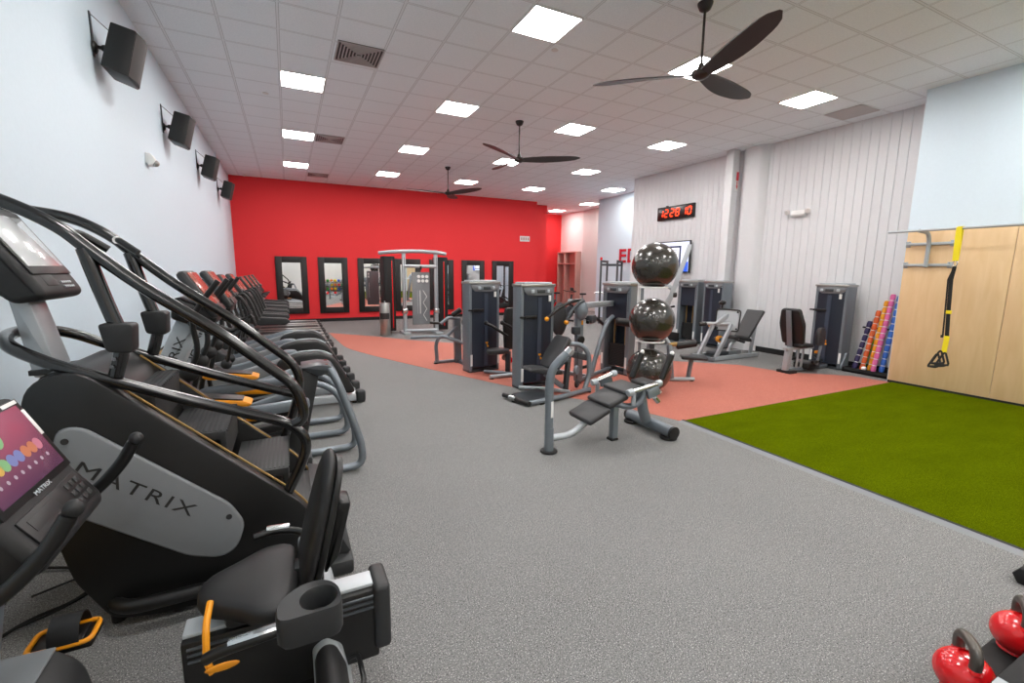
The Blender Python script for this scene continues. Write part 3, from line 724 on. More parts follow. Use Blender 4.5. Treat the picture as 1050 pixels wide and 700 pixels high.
def elliptical(name='elliptical_machine', tall=True):
    t = thing(name, 'x', 'elliptical machine', (0, 0, 0))
    # floor frame
    MB().box(-1.25, .1, -.09, .09, .04, .13, .02).build('base_frame', 'charcoal', t)
    for x in (-1.2, -.05):
        MB().box(x-.05, x+.05, -.33, .33, .0, .06, .015).build('foot_bar', 'black', t)
    MB().prism(fil2([(-1.36, .12), (-1.30, .62), (-1.02, .74), (-.72, .50), (-.60, .12)], .06, 4), -.15, .15, bev=.04, seg=3).build('drive_housing', 'charcoal', t)
    # leaning mast with lettering up its side
    ms = MB().prism(fil2([(-1.08, .70), (-.90, .70), (-.60, 1.38), (-.75, 1.42)], .02, 3), -.09, .09, bev=.02).build('console_mast', 'palegrey', t)
    u = Vector((.30, 0, .68)).normalized()
    MB().text('MATRIX', .085, basis((-.83, -.0915, 1.04), u, (-u.z, 0, u.x)), .001, 1.35).build('lettering', 'ink', ms)
    cardio_console(t, -.68, 1.74, 0, 'scr_orange')
    MB().prism(fil2([(-.80, 1.38), (-.62, 1.30), (-.50, 1.34), (-.50, 1.42), (-.76, 1.54)], .03, 3), -.17, .17, bev=.03).build('console_tray', 'black', t)
    for sg in (-1, 1):
        y = sg*.24
        MB().tube(fillet([(-.70, sg*.10, 1.36), (-.66, sg*.2, 1.33), (-.44, sg*.22, 1.22), (-.36, sg*.2, 1.27)], .06, 4), .018, 10).build('fixed_handle', 'black', t)
        # moving arm: pivot ball, lower lever, upper grip
        ar = MB().tube(fillet([(-.70, y, .98), (-.62, y, 1.15), (-.66, sg*.27, 1.38), (-.52, sg*.29, 1.58), (-.46, sg*.29, 1.66)], .12, 6), .020, 12)
        ar.tube(fillet([(-.70, y, .98), (-.80, y, .60), (-.74, y, .42)], .1, 4), .022, 12)
        a = ar.build('swing_arm', 'black', t)
        MB().ball((-.70, y, .98), (.065, .045, .065), 16, 10).build('pivot_cover', 'softblack', a)
        # foot link: grey beam with black pedal edged in orange
        MB().beam((-.80, y, .50-.1*sg), (.10, y, .66), .065, .09, bev=.025).build('link_beam', 'steel', t)
        MB().beam((-.76, y-.05*sg, .38), (.08, y-.05*sg, .50), .045, .07, bev=.015).build('pedal_arm', 'black', t)
        p = MB().prism(fil2([(-.60, .76), (-.52, .80), (-.18, .745), (-.13, .72), (-.16, .70), (-.55, .73)], .02, 3), y-.085, y+.085, bev=.01)
        p.v = [(a+(.02 if sg > 0 else -.17), b, c-(.28 if sg > 0 else 0)) for a, b, c in p.v]
        p = p.build('foot_pedal', 'orange', t)
        q = MB().prism(fil2([(-.585, .775), (-.52, .812), (-.20, .760), (-.19, .752), (-.58, .768)], .004, 1), y-.07, y+.07)
        q.v = [(a+(.02 if sg > 0 else -.17), b, c-(.28 if sg > 0 else 0)) for a, b, c in q.v]
        q.build('tread_mat', 'black', p)
        # rear hoop from the tower down to the floor
        hy = sg*.24
        hp = MB().tube(fillet([(.04, hy*.8, .60), (.26, hy, .58), (.42, hy, .44), (.50, hy, .12), (.44, hy, .038), (.30, hy, .038), (-.02, hy, .038)] if not tall else [(.27, sg*.12, .91), (.33, sg*.17, .80), (.50, hy, .24), (.50, hy, .045), (.33, hy, .038), (-.02, hy, .038)], .14, 6), .033, 12).build('rear_hoop', 'steel', t)
        MB().cyl((-.05, hy, .038), (.06, hy, .038), .038, 14, .004).build('hoop_sleeve', 'steel2', hp)
        if tall: MB().cyl((.255, sg*.10, .925), (.255, sg*.10, .945), .014, 8).build('bolt', 'chrome', hp)
    if not tall: return t
    tw = MB().prism(fil2([(.06, .93), (.19, .86), (.02, .10), (-.12, .10)], .015, 3), -.11, .11, bev=.012).build('rear_tower', 'charcoal', t)
    MB().prism(fil2([(.05, .935), (.19, .85), (.31, .885), (.285, .935), (.19, .95)], .012, 3), -.15, .15, bev=.008).build('tower_plate', 'darksteel', tw)
    MB().prism([(.045, .78), (.075, .79), (.06, .62), (.03, .62)], -.112, .112).build('tower_slot', 'ink', tw)
    return t
e1 = elliptical(); e1.location = (0, 4.22, 0)
e1['label'] = 'elliptical machine with curved grey rear hoops, directly behind the stair climber'; e1['group'] = 'hooped ellipticals'
e2 = elliptical(tall=False); e2.location = (0, 5.18, 0); e2['label'] = 'elliptical machine with low grey rear hoops, second behind the stair climber'; e2['group'] = 'hooped ellipticals'

def cross_trainer():
    t = thing('cross_trainer', 'x', 'cross trainer', (0, 0, 0))
    b = MB().prism(fil2([(-1.30, .03), (-1.30, .14), (.70, .12), (.78, .09), (.78, .03)], .02, 3), -.30, -.20, bev=.01)
    b.prism(fil2([(-1.30, .03), (-1.30, .14), (.70, .12), (.78, .09), (.78, .03)], .02, 3), .20, .30, bev=.01)
    b.box(-1.30, -1.18, -.30, .30, .03, .13, .015).box(.50, .74, -.24, .24, .04, .12, .015)
    b.build('base_frame', 'silver', t)
    for sg in (-1, 1):
        MB().cbox((.78, sg*.27, .09), (.12, .14, .17), .035, seg=3).build('rear_end_cap', 'charcoal', t)
        MB().cyl((-1.2, sg*.25, .0), (-1.2, sg*.25, .04), .04, 12).cyl((.7, sg*.27, 0), (.7, sg*.27, .03), .03, 12).build('foot', 'rubber', t)
        y = sg*.27
        MB().prism(fil2([(-1.24, .22), (-1.22, .42), (-.62, .53), (-.08, .68), (.06, .67), (.04, .54), (-.3, .45), (-1.0, .24)], .06, 4), y-.05, y+.05, bev=.025, seg=3).build('side_cover', 'greypanel' if sg < 0 else 'steel', t)
        p = MB().box(-.38, .06, sg*.13-.07, sg*.13+.07, .34, .37, .012).build('foot_pedal', 'black', t)
        MB().tube(fillet([(-.39, sg*.13-.075, .365), (.07, sg*.13-.075, .365), (.07, sg*.13+.075, .365), (-.39, sg*.13+.075, .365)], .03, 3, True), .007, 6, closed=True).build('pedal_rim', 'orange', p)
        MB().tube(fillet([(-.72, sg*.2, .58), (-.62, sg*.28, 1.0), (-.70, sg*.30, 1.28), (-.54, sg*.31, 1.46), (-.46, sg*.31, 1.34), (-.38, sg*.30, 1.08)], .1, 5), .020, 10).build('swing_arm', 'black', t)
        MB().ball((-.72, sg*.2, .62), (.06, .045, .06), 14, 8).build('pivot_cover', 'softblack', t)
        if sg > 0: continue
        MB().prism(fil2([(-.26, .40), (-.16, .66), (.06, .72), (.34, .72), (.47, .64), (.60, .41), (.72, .16), (.60, .14), (.42, .34), (.32, .42), (.16, .44)], .06, 4), y-.09, y+.09, bev=.04, seg=3).build('hump_cover', 'black', t)
        MB().tube(fillet([(-.12, y-.0, .675), (.08, y, .732), (.33, y, .732), (.45, y, .66)], .08, 4), .010, 6).build('hump_trim', 'steel2', t)
    MB().prism(fil2([(-1.34, .12), (-1.30, .60), (-1.05, .72), (-.76, .48), (-.66, .12)], .06, 4), -.15, .15, bev=.04).build('drive_housing', 'charcoal', t)
    ms = MB().prism(fil2([(-1.10, .64), (-.94, .64), (-.74, 1.24), (-.88, 1.30)], .02, 3), -.09, .09, bev=.02).build('console_mast', 'palegrey', t)
    u = Vector((.28, 0, .70)).normalized()
    MB().text('MATRIX', .075, basis((-.90, -.0915, .96), u, (-u.z, 0, u.x)), .001, 1.35).build('lettering', 'ink', ms)
    cardio_console(t, -.84, 1.68, 0, 'scr_orange')
    return t
x1 = cross_trainer(); x1.location = (0, 6.42, 0)
x1['label'] = 'cross trainer with black humped rear covers, first of three behind the ellipticals'; x1['group'] = 'cross trainers with humped covers'
dup(x1, (0, 7.5, 0), 0, 'middle one of the three cross trainers with black humped covers')
dup(x1, (0, 8.6, 0), 0, 'farthest of the three cross trainers with black humped covers')

def treadmill():
    t = thing('treadmill', 'x', 'treadmill', (0, 0, 0))
    MB().box(-1.15, .72, -.42, .42, .08, .20, .02).build('deck_frame', 'darksteel', t)
    MB().box(-.72, .66, -.28, .28, .20, .208).build('running_belt', 'rubber', t)
    for sg in (-1, 1):
        MB().box(-.75, .70, sg*.35-.06, sg*.35+.06, .20, .225, .006).build('side_rail', 'tanply' if False else 'brushed', t)
        MB().cbox((.74, sg*.37, .13), (.12, .12, .17), .03).build('rear_end_cap', 'charcoal', t)
        MB().cyl((.6, sg*.35, 0), (.6, sg*.35, .09), .035, 10).cyl((-1.05, sg*.35, 0), (-1.05, sg*.35, .09), .035, 10).build('foot', 'rubber', t)
        MB().prism(fil2([(-1.0, .20), (-1.02, .80), (-.90, 1.22), (-.80, 1.22), (-.86, .80), (-.84, .20)], .04, 4), sg*.40-.04, sg*.40+.04, bev=.015).build('upright', 'steel', t)
        MB().prism(fil2([(-.90, .95), (-.90, .82), (-.55, .71), (-.10, .70), (-.0, .755), (-.06, .83), (-.55, .87)], .04, 4), sg*.40-.045, sg*.40+.045, bev=.02, seg=3).build('side_handrail', 'charcoal', t)
    MB().prism(fil2([(-1.25, .08), (-1.25, .26), (-1.05, .34), (-.74, .24), (-.70, .20), (-.70, .08)], .04, 4), -.40, .40, bev=.03, seg=3).build('motor_hood', 'charcoal', t)
    MB().tube(fillet([(-.86, -.36, 1.02), (-.62, -.36, 1.06), (-.50, -.20, 1.10), (-.50, .20, 1.10), (-.62, .36, 1.06), (-.86, .36, 1.02)], .12, 5), .02, 10).build('front_handlebar', 'black', t)
    MB().prism(fil2([(-.98, 1.14), (-.70, 1.08), (-.62, 1.12), (-.72, 1.26), (-.94, 1.34)], .03, 3), -.40, .40, bev=.03).build('console_tray', 'softblack', t)
    cardio_console(t, -.88, 1.60, 0, 'scr_orange', .5)
    return t
tm = treadmill(); tm.location = (0, 9.95, 0)
lb = ['treadmill nearest the cross trainers, in the row of five along the left wall', 'second treadmill counted from the cross trainers', 'middle treadmill of the row of five', 'fourth treadmill, next to last before the red wall', 'last treadmill beside the red wall']
tm['label'] = lb[0]; tm['group'] = 'treadmills along the left wall'
for i, y in enumerate((11.1, 12.25, 13.4, 14.55)): dup(tm, (0, y, 0), 0, lb[i+1])

# ------------------------------------------------------------------ wall speakers, alarm
def speaker(y0, label):
    t = thing('wall_speaker', label, 'speaker', (LX, y0 + .16, 3.4), 0, 'speakers on the left wall', world=True)
    D = .36
    S = [(-1.28, 3.895), (-1.10, 3.855), (-1.20, 3.455), (-1.385, 3.52)]
    o = MB().prism(fil2(S, .012, 2), y0, y0+D, bev=.008).build('cabinet', 'black', t)
    # bowed front grille facing the room
    rows = []; n = 8; u = Vector((-.10, 0, -.40)).normalized(); nn = Vector((.40, 0, -.10)).normalized()
    for k in range(n+1):
        bow = .035*math.sin(PI*k/n); y = y0 + .006 + (D-.012)*k/n
        rows.append([Vector((-1.103, y, 3.845)) + nn*(.004+bow), Vector((-1.198, y, 3.465)) + nn*(.004+bow)])
    vs = [v[:] for r_ in rows for v in r_] + [(v - nn*.02 - nn*bw)[:] for r_, bw in zip(rows, [.035*math.sin(PI*k/n) for k in range(n+1)]) for v in r_]
    q = 2*(n+1); fs = []
    for k in range(n): fs += [(2*k, 2*k+1, 2*k+3, 2*k+2), (q+2*k, q+2*k+2, q+2*k+3, q+2*k+1), (2*k, 2*k+2, q+2*k+2, q+2*k), (2*k+1, q+2*k+1, q+2*k+3, 2*k+3)]
    fs += [(0, q, q+1, 1), (2*n, 2*n+1, q+2*n+1, q+2*n)]
    MB().add(vs, fs).build('front_grille', 'grille', o, angle=50)
    MB().box(LX, LX+.012, y0+.05, y0+.085, 3.60, 3.97, .003).build('wall_plate', 'darksteel', t)
    a = MB().cyl((LX+.01, y0+.07, 3.69), (-1.33, y0+.13, 3.70), .016, 12).ball((-1.365, y0+.11, 3.697), .03, 12, 8).lathe([(.055, 0), (.05, .012), (.03, .025)], (LX+.01, y0+.068, 3.68), 16, (1, 0, 0))
    a.build('mount_arm', 'black', t)
    MB().tube([(LX+.012, y0+.07, 3.95), (LX+.06, y0+.10, 3.91), (-1.31, y0+.15, 3.85)], .004, 6).build('speaker_cable', 'ink', t)
for y, l in ((5.5, 'nearest and largest black wall speaker, near the top left corner'), (8.03, 'second black wall speaker, right above the white alarm strobe'), (10.7, 'third black wall speaker along the left wall'), (13.55, 'farthest black wall speaker, in the corner by the red wall')): speaker(y, l)
def wall_alarm():
    t = thing('wall_alarm', 'small white alarm strobe on the pale blue wall below the second speaker', 'alarm', (LX, 7.05, 2.93), world=True)
    MB().box(LX, LX+.02, 6.98, 7.12, 2.98, 3.10, .006).build('back_plate', 'white', t)
    MB().prism(fil2([(LX+.02, 3.10), (LX+.06, 3.09), (LX+.10, 3.02), (LX+.06, 2.96), (LX+.02, 2.95)], .01, 3), 6.97, 7.10, bev=.008).build('strobe_body', 'white', t)
    MB().ball((LX+.08, 7.03, 2.99), (.045, .05, .04), 14, 8).build('strobe_lens', 'brushed', t)
wall_alarm()
for y, l in ((16.2, 'tiny white sensor dome in the far corner above the red wall'),):
    single('ceiling_sensor', MB().lathe([(.05, 0), (.05, -.02), (.03, -.05), (0, -.06)], (-1.0, y, CEIL-.001), 16), 'white', l, 'sensor')

# ------------------------------------------------------------------ framed mirrors and small things on the red wall
def mirrors():
    r = thing('framed_mirror', 'x', 'mirror', (0, RY, .29), 0)
    w, h, fw = .465, 1.86, .195
    f = MB()
    for a, b, c, d in ((-w, -w+fw, 0, h), (w-fw, w, 0, h), (-w+fw, w-fw, 0, fw), (-w+fw, w-fw, h-fw, h)):
        f.box(a, b, -.055, -.001, c, d, .008)
    f.build('mirror_frame', 'frame', r)
    MB().box(-w+fw-.01, w-fw+.01, -.022, -.012, fw-.01, h-fw+.01).build('mirror_glass', 'mirror', r)
    lb = ['framed mirror on the red wall, farthest left, above the treadmills', 'second framed mirror from the left on the red wall', 'third framed mirror, just left of the cable machine and above the bin',
          'framed mirror hidden mostly behind the tall cable machine', 'framed mirror just right of the tall cable machine', 'framed mirror above the nearer silver tower, sixth in the row', 'last framed mirror on the red wall, reflecting a pale wooden surface']
    for i in range(7):
        o = r if i == 0 else dup(r)
        o.location = (.115 + i*1.259, RY, .29); o['label'] = lb[i]; o['group'] = 'framed mirrors on the red wall'
mirrors()
def red_wall_sign():
    t = thing('wall_plate_sign', 'small pale plaque high on the right end of the red wall', 'wall plate', (8.64, RY, 2.92), world=True)
    MB().box(8.42, 8.86, RY-.02, RY-.001, 2.94, 3.15, .004).build('plate', 'whitewall', t)
    m = MB()
    for i in range(4): m.box(8.46+i*.1, 8.52+i*.1, RY-.024, RY-.019, 2.99, 3.10)
    m.build('plate_marks', 'pinkwood', t)
red_wall_sign()

# ------------------------------------------------------------------ strength machines
def tower(t, p, phi, open_=False, lever=True, pin=True, W=.60, D=.25, H=1.57, sticker=True, lever_side=0):
    """weight tower added to thing t: p = front-left foot, phi = direction of its front edge"""
    M = Matrix.Translation((p[0], p[1], 0)) @ Matrix.Rotation(phi, 4, 'Z')
    PW = .085 if open_ else .05
    for x0 in (0, W-PW):
        s = MB().prism(fil2([(x0, -.012), (x0+PW, -.012), (x0+PW, D), (x0, D)], .012, 2), .03, H-.03, 'Z', M=M).build('side_pillar', 'steel', t)
        if True:
            h = MB()
            for k in range(9): h.cbox((x0+.037, -.013, 1.40-k*.035), (.02, .004, .012))
            if open_: h.v = [tuple(M @ Vector(v)) for v in h.v]; h.build('pillar_holes', 'ink', s)
            MB().box(x0+.015, x0+.055, -.015, -.011, .12, .32, M=M).build('pillar_label', 'white', s)
    MB().box(.0, W, .0, D, .0, .05, .008, M=M).build('tower_base', 'darksteel', t)
    n = 10; pf = [(PW-.005 + (W-2*PW+.01)*k/n, -.006 - .05*math.sin(PI*k/n)) for k in range(n+1)]
    if not open_:
        sh = MB().prism([(PW-.005, .012)] + pf + [(W-PW+.005, .012)], .10, H-.14, 'Z', M=M).build('front_shroud', 'navy', t, angle=60)
        MB().prism([(W/2-.035, -.045), (W/2-.035, -.062), (W/2+.035, -.062), (W/2+.035, -.045)], .12, H-.20, 'Z', M=M).build('shroud_strip', 'navy2', sh)
        if sticker: MB().box(W-.125, W-.085, -.045, -.03, H-.26, H-.17, M=M).build('sticker', 'white', sh)
    else:
        st = MB()
        for k in range(14): st.box(.14, W-.14, .06, .17, .12+k*.028, .144+k*.028, .003, M=M)
        st.build('weight_stack', 'rubber', t)
        r = MB()
        for x in (.2, W-.2): r.cyl(M @ Vector((x, .115, .5)), M @ Vector((x, .115, H-.1)), .011, 8)
        r.build('guide_rods', 'gold', t)
        MB().box(.09, W-.09, .0, .012, .95, H-.15, M=M).build('upper_guard', 'navy', t)
    MB().box(.07, W-.07, D-.02, D-.005, .08, H-.1, M=M).build('back_shroud', 'navy', t)
    # curved cap with a display strip
    cap = [(-.01, D+.01)] + [(-.01 + (W+.02)*k/n, -.03 - .06*math.sin(PI*k/n)) for k in range(n+1)] + [(W+.01, D+.01)]
    c = MB().prism(cap, H-.04, H, 'Z', bev=.008, M=M).build('top_cap', 'brushed', t)
    MB().prism([(.03, D-.02)] + [(.05 + (W-.10)*k/n, -.01 - .045*math.sin(PI*k/n)) for k in range(n+1)] + [(W-.03, D-.02)], H, H+.025, 'Z', bev=.006, M=M).build('cap_lid', 'palegrey', c)
    dm = MB(); rows = []                      # display head: curved, narrower towards its lower lip
    for z, inset, push in ((H-.04, .03, .03), (H-.09, .035, .045), (H-.15, .085, .045), (H-.165, .11, .03)):
        rows.append([(inset + (W-2*inset)*k/n, -.012 - push*.4 - .058*math.sin(PI*k/n), z) for k in range(n+1)] + [(W-inset, .0, z), (inset, .0, z)])
    q = n+3; vs = [M @ Vector(v) for r_ in rows for v in r_]
    fs = [(i*q+k, i*q+(k+1) % q, (i+1)*q+(k+1) % q, (i+1)*q+k) for i in range(3) for k in range(q)] + [tuple(range(q)), tuple(3*q+k for k in range(q))[::-1]]
    d = dm.add([v[:] for v in vs], fs).build('display_panel', 'greypanel', t)
    MB().cbox((W/2, -.092, H-.105), (.15, .012, .05), .004)
    dd = MB().cbox((W/2, -.092, H-.105), (.14, .014, .05), .004); dd.v = [tuple(M @ Vector(v)) for v in dd.v]; dd.build('display_window', 'darksteel', d)
    for sx in (-1, 1):
        kk = MB().cbox((W/2+sx*.14, -.078, H-.105), (.05, .014, .05), .006, (0, 0, R(sx*14))); kk.v = [tuple(M @ Vector(v)) for v in kk.v]; kk.build('display_dial', 'palegrey', d)
    if lever:
        a = MB().cbox((.15, -.055, 1.09), (.20, .035, .045), .01).cyl((.04, -.06, 1.09), (.04, -.10, 1.09), .02, 10)
        a.cbox((.0, -.06, 1.09), (.10, .03, .03), .008)
        a.v = [tuple(M @ Vector(v)) for v in a.v]; a.build('counter_arm', 'black', t)
    if pin:
        a = MB().cbox((W/2+.01, -.055, .52), (.05, .03, .03), .006).cbox((W/2+.03, -.06, .46), (.03, .025, .03), .006)
        a.cyl((W/2+.01, -.06, .52), (W/2+.03, -.06, .46), .006, 6)
        a.v = [tuple(M @ Vector(v)) for v in a.v]; a.build('selector_pin', 'orange', t)
    return M
def pad(t, a, b, w, th, name='pad', m='greyvinyl', up=(0, 0, 1), bev=.022):
    """upholstered slab from a to b"""
    return MB().beam(a, b, w, th, up, bev=min(bev, th*.45)).build(name, m, t, angle=50)
def tb(t, pts, r, name, m='steel', rad=.08, seg=12, n=5):
    return MB().tube(fillet(pts, rad, n), r, seg).build(name, m, t)
def feet(t, pts, r=.035, h=.02):
    for p in pts: MB().cyl((p[0], p[1], 0), (p[0], p[1], h), r, 14, .003).build('foot', 'rubber', t)

# rear-most machine: lever row standing behind the first tower
def lever_row():
    t = thing('lever_row_machine', 'grey weight machine with bent tube frame, nearest the silver bin', 'weight machine', (2.8, 7.6, 0), world=True)
    tower(t, (2.72, 7.17), R(8))
    tb(t, [(2.40, 8.17, .03), (2.92, 8.22, .03)], .032, 'floor_tube'); tb(t, [(2.45, 8.17, .03), (2.42, 8.15, .40), (2.50, 8.1, .56), (2.95, 7.9, .38)], .034, 'side_tube', rad=.12)
    MB().beam((2.86, 8.15, .0), (2.80, 8.05, .88), .13, .10, up=(0, 1, 0)).build('upright', 'steel', t)
    tb(t, [(2.80, 8.02, .72), (2.60, 8.1, .50), (2.45, 8.15, .52)], .026, 'lever_arm', rad=.12)
    tb(t, [(2.80, 8.0, .86), (2.62, 8.0, .90), (2.48, 8.0, .78)], .03, 'support_arm', rad=.1)
    MB().cyl((2.70, 8.0, .93), (2.86, 7.95, 1.04), .05, 14, .012).build('roller_pad', 'black', t)
    MB().cyl((2.86, 7.92, .80), (2.98, 7.90, .80), .05, 14, .012).build('roller_pad', 'black', t)
    MB().cyl((2.30, 8.1, .80), (2.55, 8.1, .77), .024, 10, .006).build('grip', 'black', t)
    MB().cyl((2.90, 7.99, .38), (2.95, 7.97, .38), .06, 16, .01).build('pulley', 'redmetal', t)
    tb(t, [(2.0, 8.35, .50), (2.30, 8.22, .52), (2.46, 8.14, .52)], .028, 'foot_lever')
    MB().box(2.84, 3.05, 7.40, 8.1, .0, .06, .01).build('base_frame', 'steel', t); feet(t, [(2.42, 8.17)], .04)
lever_row()

def arm_machine():
    t = thing('arm_curl_machine', 'grey weight machine with upright black backrest and seat between the two nearest towers', 'weight machine', (3.3, 6.8, 0), world=True)
    tb(t, [(2.87, 6.62, .04), (3.34, 6.62, .04)], .034, 'front_foot_tube', 'steel2')
    tb(t, [(2.95, 7.05, .04), (3.1, 6.90, .04), (3.36, 6.64, .04), (3.75, 6.66, .04)], .03, 'base_tube')
    MB().beam((3.31, 6.86, .03), (3.31, 6.86, .40), .08, .07).build('seat_post', 'darksteel', t)
    so = [(2.90, 6.80), (2.92, 6.72), (3.05, 6.70), (3.30, 6.74), (3.30, 6.98), (3.05, 7.0), (2.92, 6.92)]
    MB().prism(fil2(so, .06, 4), .38, .455, 'Z', bev=.02, seg=3).build('seat', 'greyvinyl', t, angle=50)
    M = Matrix.Translation((3.42, 6.93, .42)) @ Matrix.Rotation(R(12), 4, 'Z')
    MB().prism(fil2([(-.16, .0), (-.19, .45), (-.15, .72), (.15, .72), (.19, .45), (.16, .0)], .05, 4), -.04, .04, bev=.02, seg=3, M=M).build('backrest', 'vinyl', t, angle=50)
    MB().beam((3.50, 7.0, .05), (3.47, 6.98, 1.12), .07, .06, up=(0, 1, 0)).build('back_post', 'steel2', t)
    for dx, dy in ((0, 0), (.28, -.03)):
        a = tb(t, [(2.87+dx, 6.80+dy, .90), (2.95+dx, 6.77+dy, .87), (3.22+dx, 6.70+dy, .68)], .024, 'handle_arm', 'black')
        MB().ball((2.875+dx, 6.80+dy, .905), .038, 14, 8).build('grip_ball', 'softblack', a)
    MB().cyl((3.30, 6.93, .28), (3.30, 6.98, .28), .06, 16, .01).build('pulley', 'pinkwood', t)
    MB().cyl((3.40, 6.93, .22), (3.40, 6.98, .22), .05, 16, .01).build('pulley', 'redmetal', t)
    MB().ball((3.46, 6.9, .98), (.02, .02, .05), 10, 8).build('adjust_knob', 'chrome', t)
    feet(t, [(2.90, 6.62), (3.3, 6.62)], .04)
arm_machine()

def chest_press():
    t = thing('chest_press_machine', 'grey press machine with tilted black backrest and dark flat foot plate', 'weight machine', (3.3, 5.4, 0), world=True)
    tower(t, (3.01, 5.83), R(6), D=.22)
    # cross bar with rubber ends, long rail, flat plate
    tb(t, [(2.60, 5.52, .05), (2.72, 4.98, .05)], .032, 'cross_bar', 'black')
    MB().cyl((2.63, 5.38, .05), (2.66, 5.25, .05), .036, 14).build('cross_bar_sleeve', 'chrome', t)
    tb(t, [(2.72, 5.02, .045), (3.30, 5.12, .045), (3.90, 5.30, .045)], .034, 'base_rail')
    MB().prism([(2.70, 5.10), (3.25, 5.18), (3.2, 5.62), (2.72, 5.50)], .035, .06, 'Z', bev=.008).build('foot_plate', 'darksteel', t)
    tb(t, [(3.0, 5.84, .04), (3.3, 5.62, .04), (3.55, 5.3, .04)], .03, 'link_tube', 'steel2')
    # C shaped frame
    tb(t, [(3.52, 5.50, .70), (3.80, 5.44, .71), (3.92, 5.38, .58), (3.93, 5.36, .24), (3.83, 5.33, .05)], .037, 'c_frame', rad=.12)
    MB().beam((3.50, 5.50, .60), (3.90, 5.40, .50), .05, .09).build('cross_member', 'darksteel', t)
    MB().beam((3.55, 5.42, .03), (3.62, 5.45, .62), .06, .07, up=(0, 1, 0)).build('seat_post', 'darksteel', t)
    MB().cyl((3.70, 5.40, .33), (3.72, 5.36, .33), .07, 20, .01).build('pulley', 'steel', t)
    MB().cyl((3.67, 5.33, .15), (3.69, 5.30, .15), .065, 20, .01).build('pulley', 'black', t)
    MB().cyl((3.73, 5.40, .12), (3.75, 5.41, .6), .005, 6).build('cable', 'black', t)
    # seat and back
    MB().prism(fil2([(2.83, .42), (2.85, .46), (3.0, .46), (3.34, .40), (3.36, .34), (3.2, .34), (2.9, .40)], .02, 3), 5.18, 5.46, bev=.02, seg=3).build('seat', 'greyvinyl', t, angle=50)
    MB().beam((3.15, 5.32, .34), (3.45, 5.35, .12), .05, .07).build('seat_arm', 'steel', t)
    d = Vector((3.50, 5.36, .84)) - Vector((3.22, 5.36, .44)); 
    M = basis((3.33, 5.36, .64), (0, 1, 0), d)
    MB().prism(fil2([(-.15, -.27), (-.20, -.05), (-.18, .25), (.18, .25), (.20, -.05), (.15, -.27)], .07, 4), -.04, .04, 'Z', bev=.025, seg=3, M=M).build('backrest', 'greyvinyl', t, angle=50)
    MB().beam((3.38, 5.38, .52), (3.60, 5.42, .48), .05, .06).build('back_bracket', 'steel', t)
    MB().cyl((3.40, 5.22, .50), (3.44, 5.50, .50), .03, 12, .006).build('adjust_knob', 'black', t)
    feet(t, [(2.66, 5.3), (3.88, 5.30), (2.95, 5.06)], .04)
chest_press()

def shoulder_press():
    t = thing('overhead_press_machine', 'grey weight machine with orange-tipped arms and open tower, left of the ball rack', 'weight machine', (4.6, 6.2, 0), world=True)
    tower(t, (5.02, 6.52), R(-84), open_=True, lever=False, pin=False, sticker=False, W=.66, D=.30)
    MB().beam((4.02, 5.78, .05), (4.0, 5.78, 1.24), .11, .09, up=(0, 1, 0)).build('main_column', 'steel', t)
    MB().ball((4.0, 5.72, 1.17), (.11, .09, .15), 18, 12).build('pivot_housing', 'steel', t)
    MB().beam((4.02, 5.82, 1.23), (5.06, 6.30, 1.22), .07, .09).build('top_beam', 'steel2', t)
    MB().beam((3.70, 5.62, 1.33), (4.05, 5.75, 1.30), .05, .05).build('arm_bracket', 'palegrey', t)
    for pts, gp in (([(3.95, 5.62, 1.33), (3.72, 5.52, 1.34), (3.48, 5.48, 1.26), (3.28, 5.52, 1.10)], (3.27, 5.52, 1.085)), ([(3.95, 5.60, 1.32), (3.80, 5.50, 1.30), (3.62, 5.45, 1.18), (3.55, 5.44, 1.05)], (3.55, 5.44, 1.035))):
        a = tb(t, pts, .024, 'press_arm', 'black' if gp[0] < 3.4 else 'darksteel', rad=.12)
        MB().ball(gp, .035, 14, 8).build('grip_cap', 'orange', a)
    MB().ball((4.10, 6.50, .95), (.155, .06, .29), 18, 12).build('backrest', 'greyvinyl', t)
    MB().cyl((3.98, 6.44, .62), (4.12, 6.44, .62), .055, 12, .01).build('roller_pad', 'black', t)
    tb(t, [(4.12, 5.72, .98), (4.45, 5.95, 1.02), (4.75, 6.1, .86)], .026, 'rear_arm', 'black')
    MB().cbox((4.25, 5.80, 1.02), (.2, .12, .14), .04, (0, 0, R(30))).build('pivot_block', 'darksteel', t)
    tb(t, [(4.95, 6.15, 1.0), (4.70, 6.0, .92), (4.50, 5.90, .60), (4.32, 5.85, .12)], .04, 'leaning_tube', rad=.2)
    tb(t, [(4.05, 5.80, .05), (4.6, 6.1, .05), (5.1, 6.35, .05)], .035, 'base_tube')
    tb(t, [(4.1, 5.95, .20), (4.5, 6.1, .20)], .03, 'roller_bar', 'black')
    MB().beam((4.12, 6.54, .05), (4.10, 6.56, 1.0), .05, .05, up=(0, 1, 0)).build('back_post', 'steel', t)
    MB().beam((4.12, 6.54, .05), (4.35, 5.95, .05), .06, .06).build('back_rail', 'steel', t)
    MB().cbox((3.93, 5.75, .86), (.12, .10, .12), .02).build('carriage', 'darksteel', t)
    MB().cyl((4.0, 5.68, .72), (4.0, 5.72, .72), .06, 16, .01).build('pulley', 'black', t)
    MB().cbox((4.03, 5.74, .98), (.03, .03, .07), .006).build('selector_pin', 'orange', t)
    feet(t, [(4.05, 5.8), (4.9, 6.25)], .04)
shoulder_press()

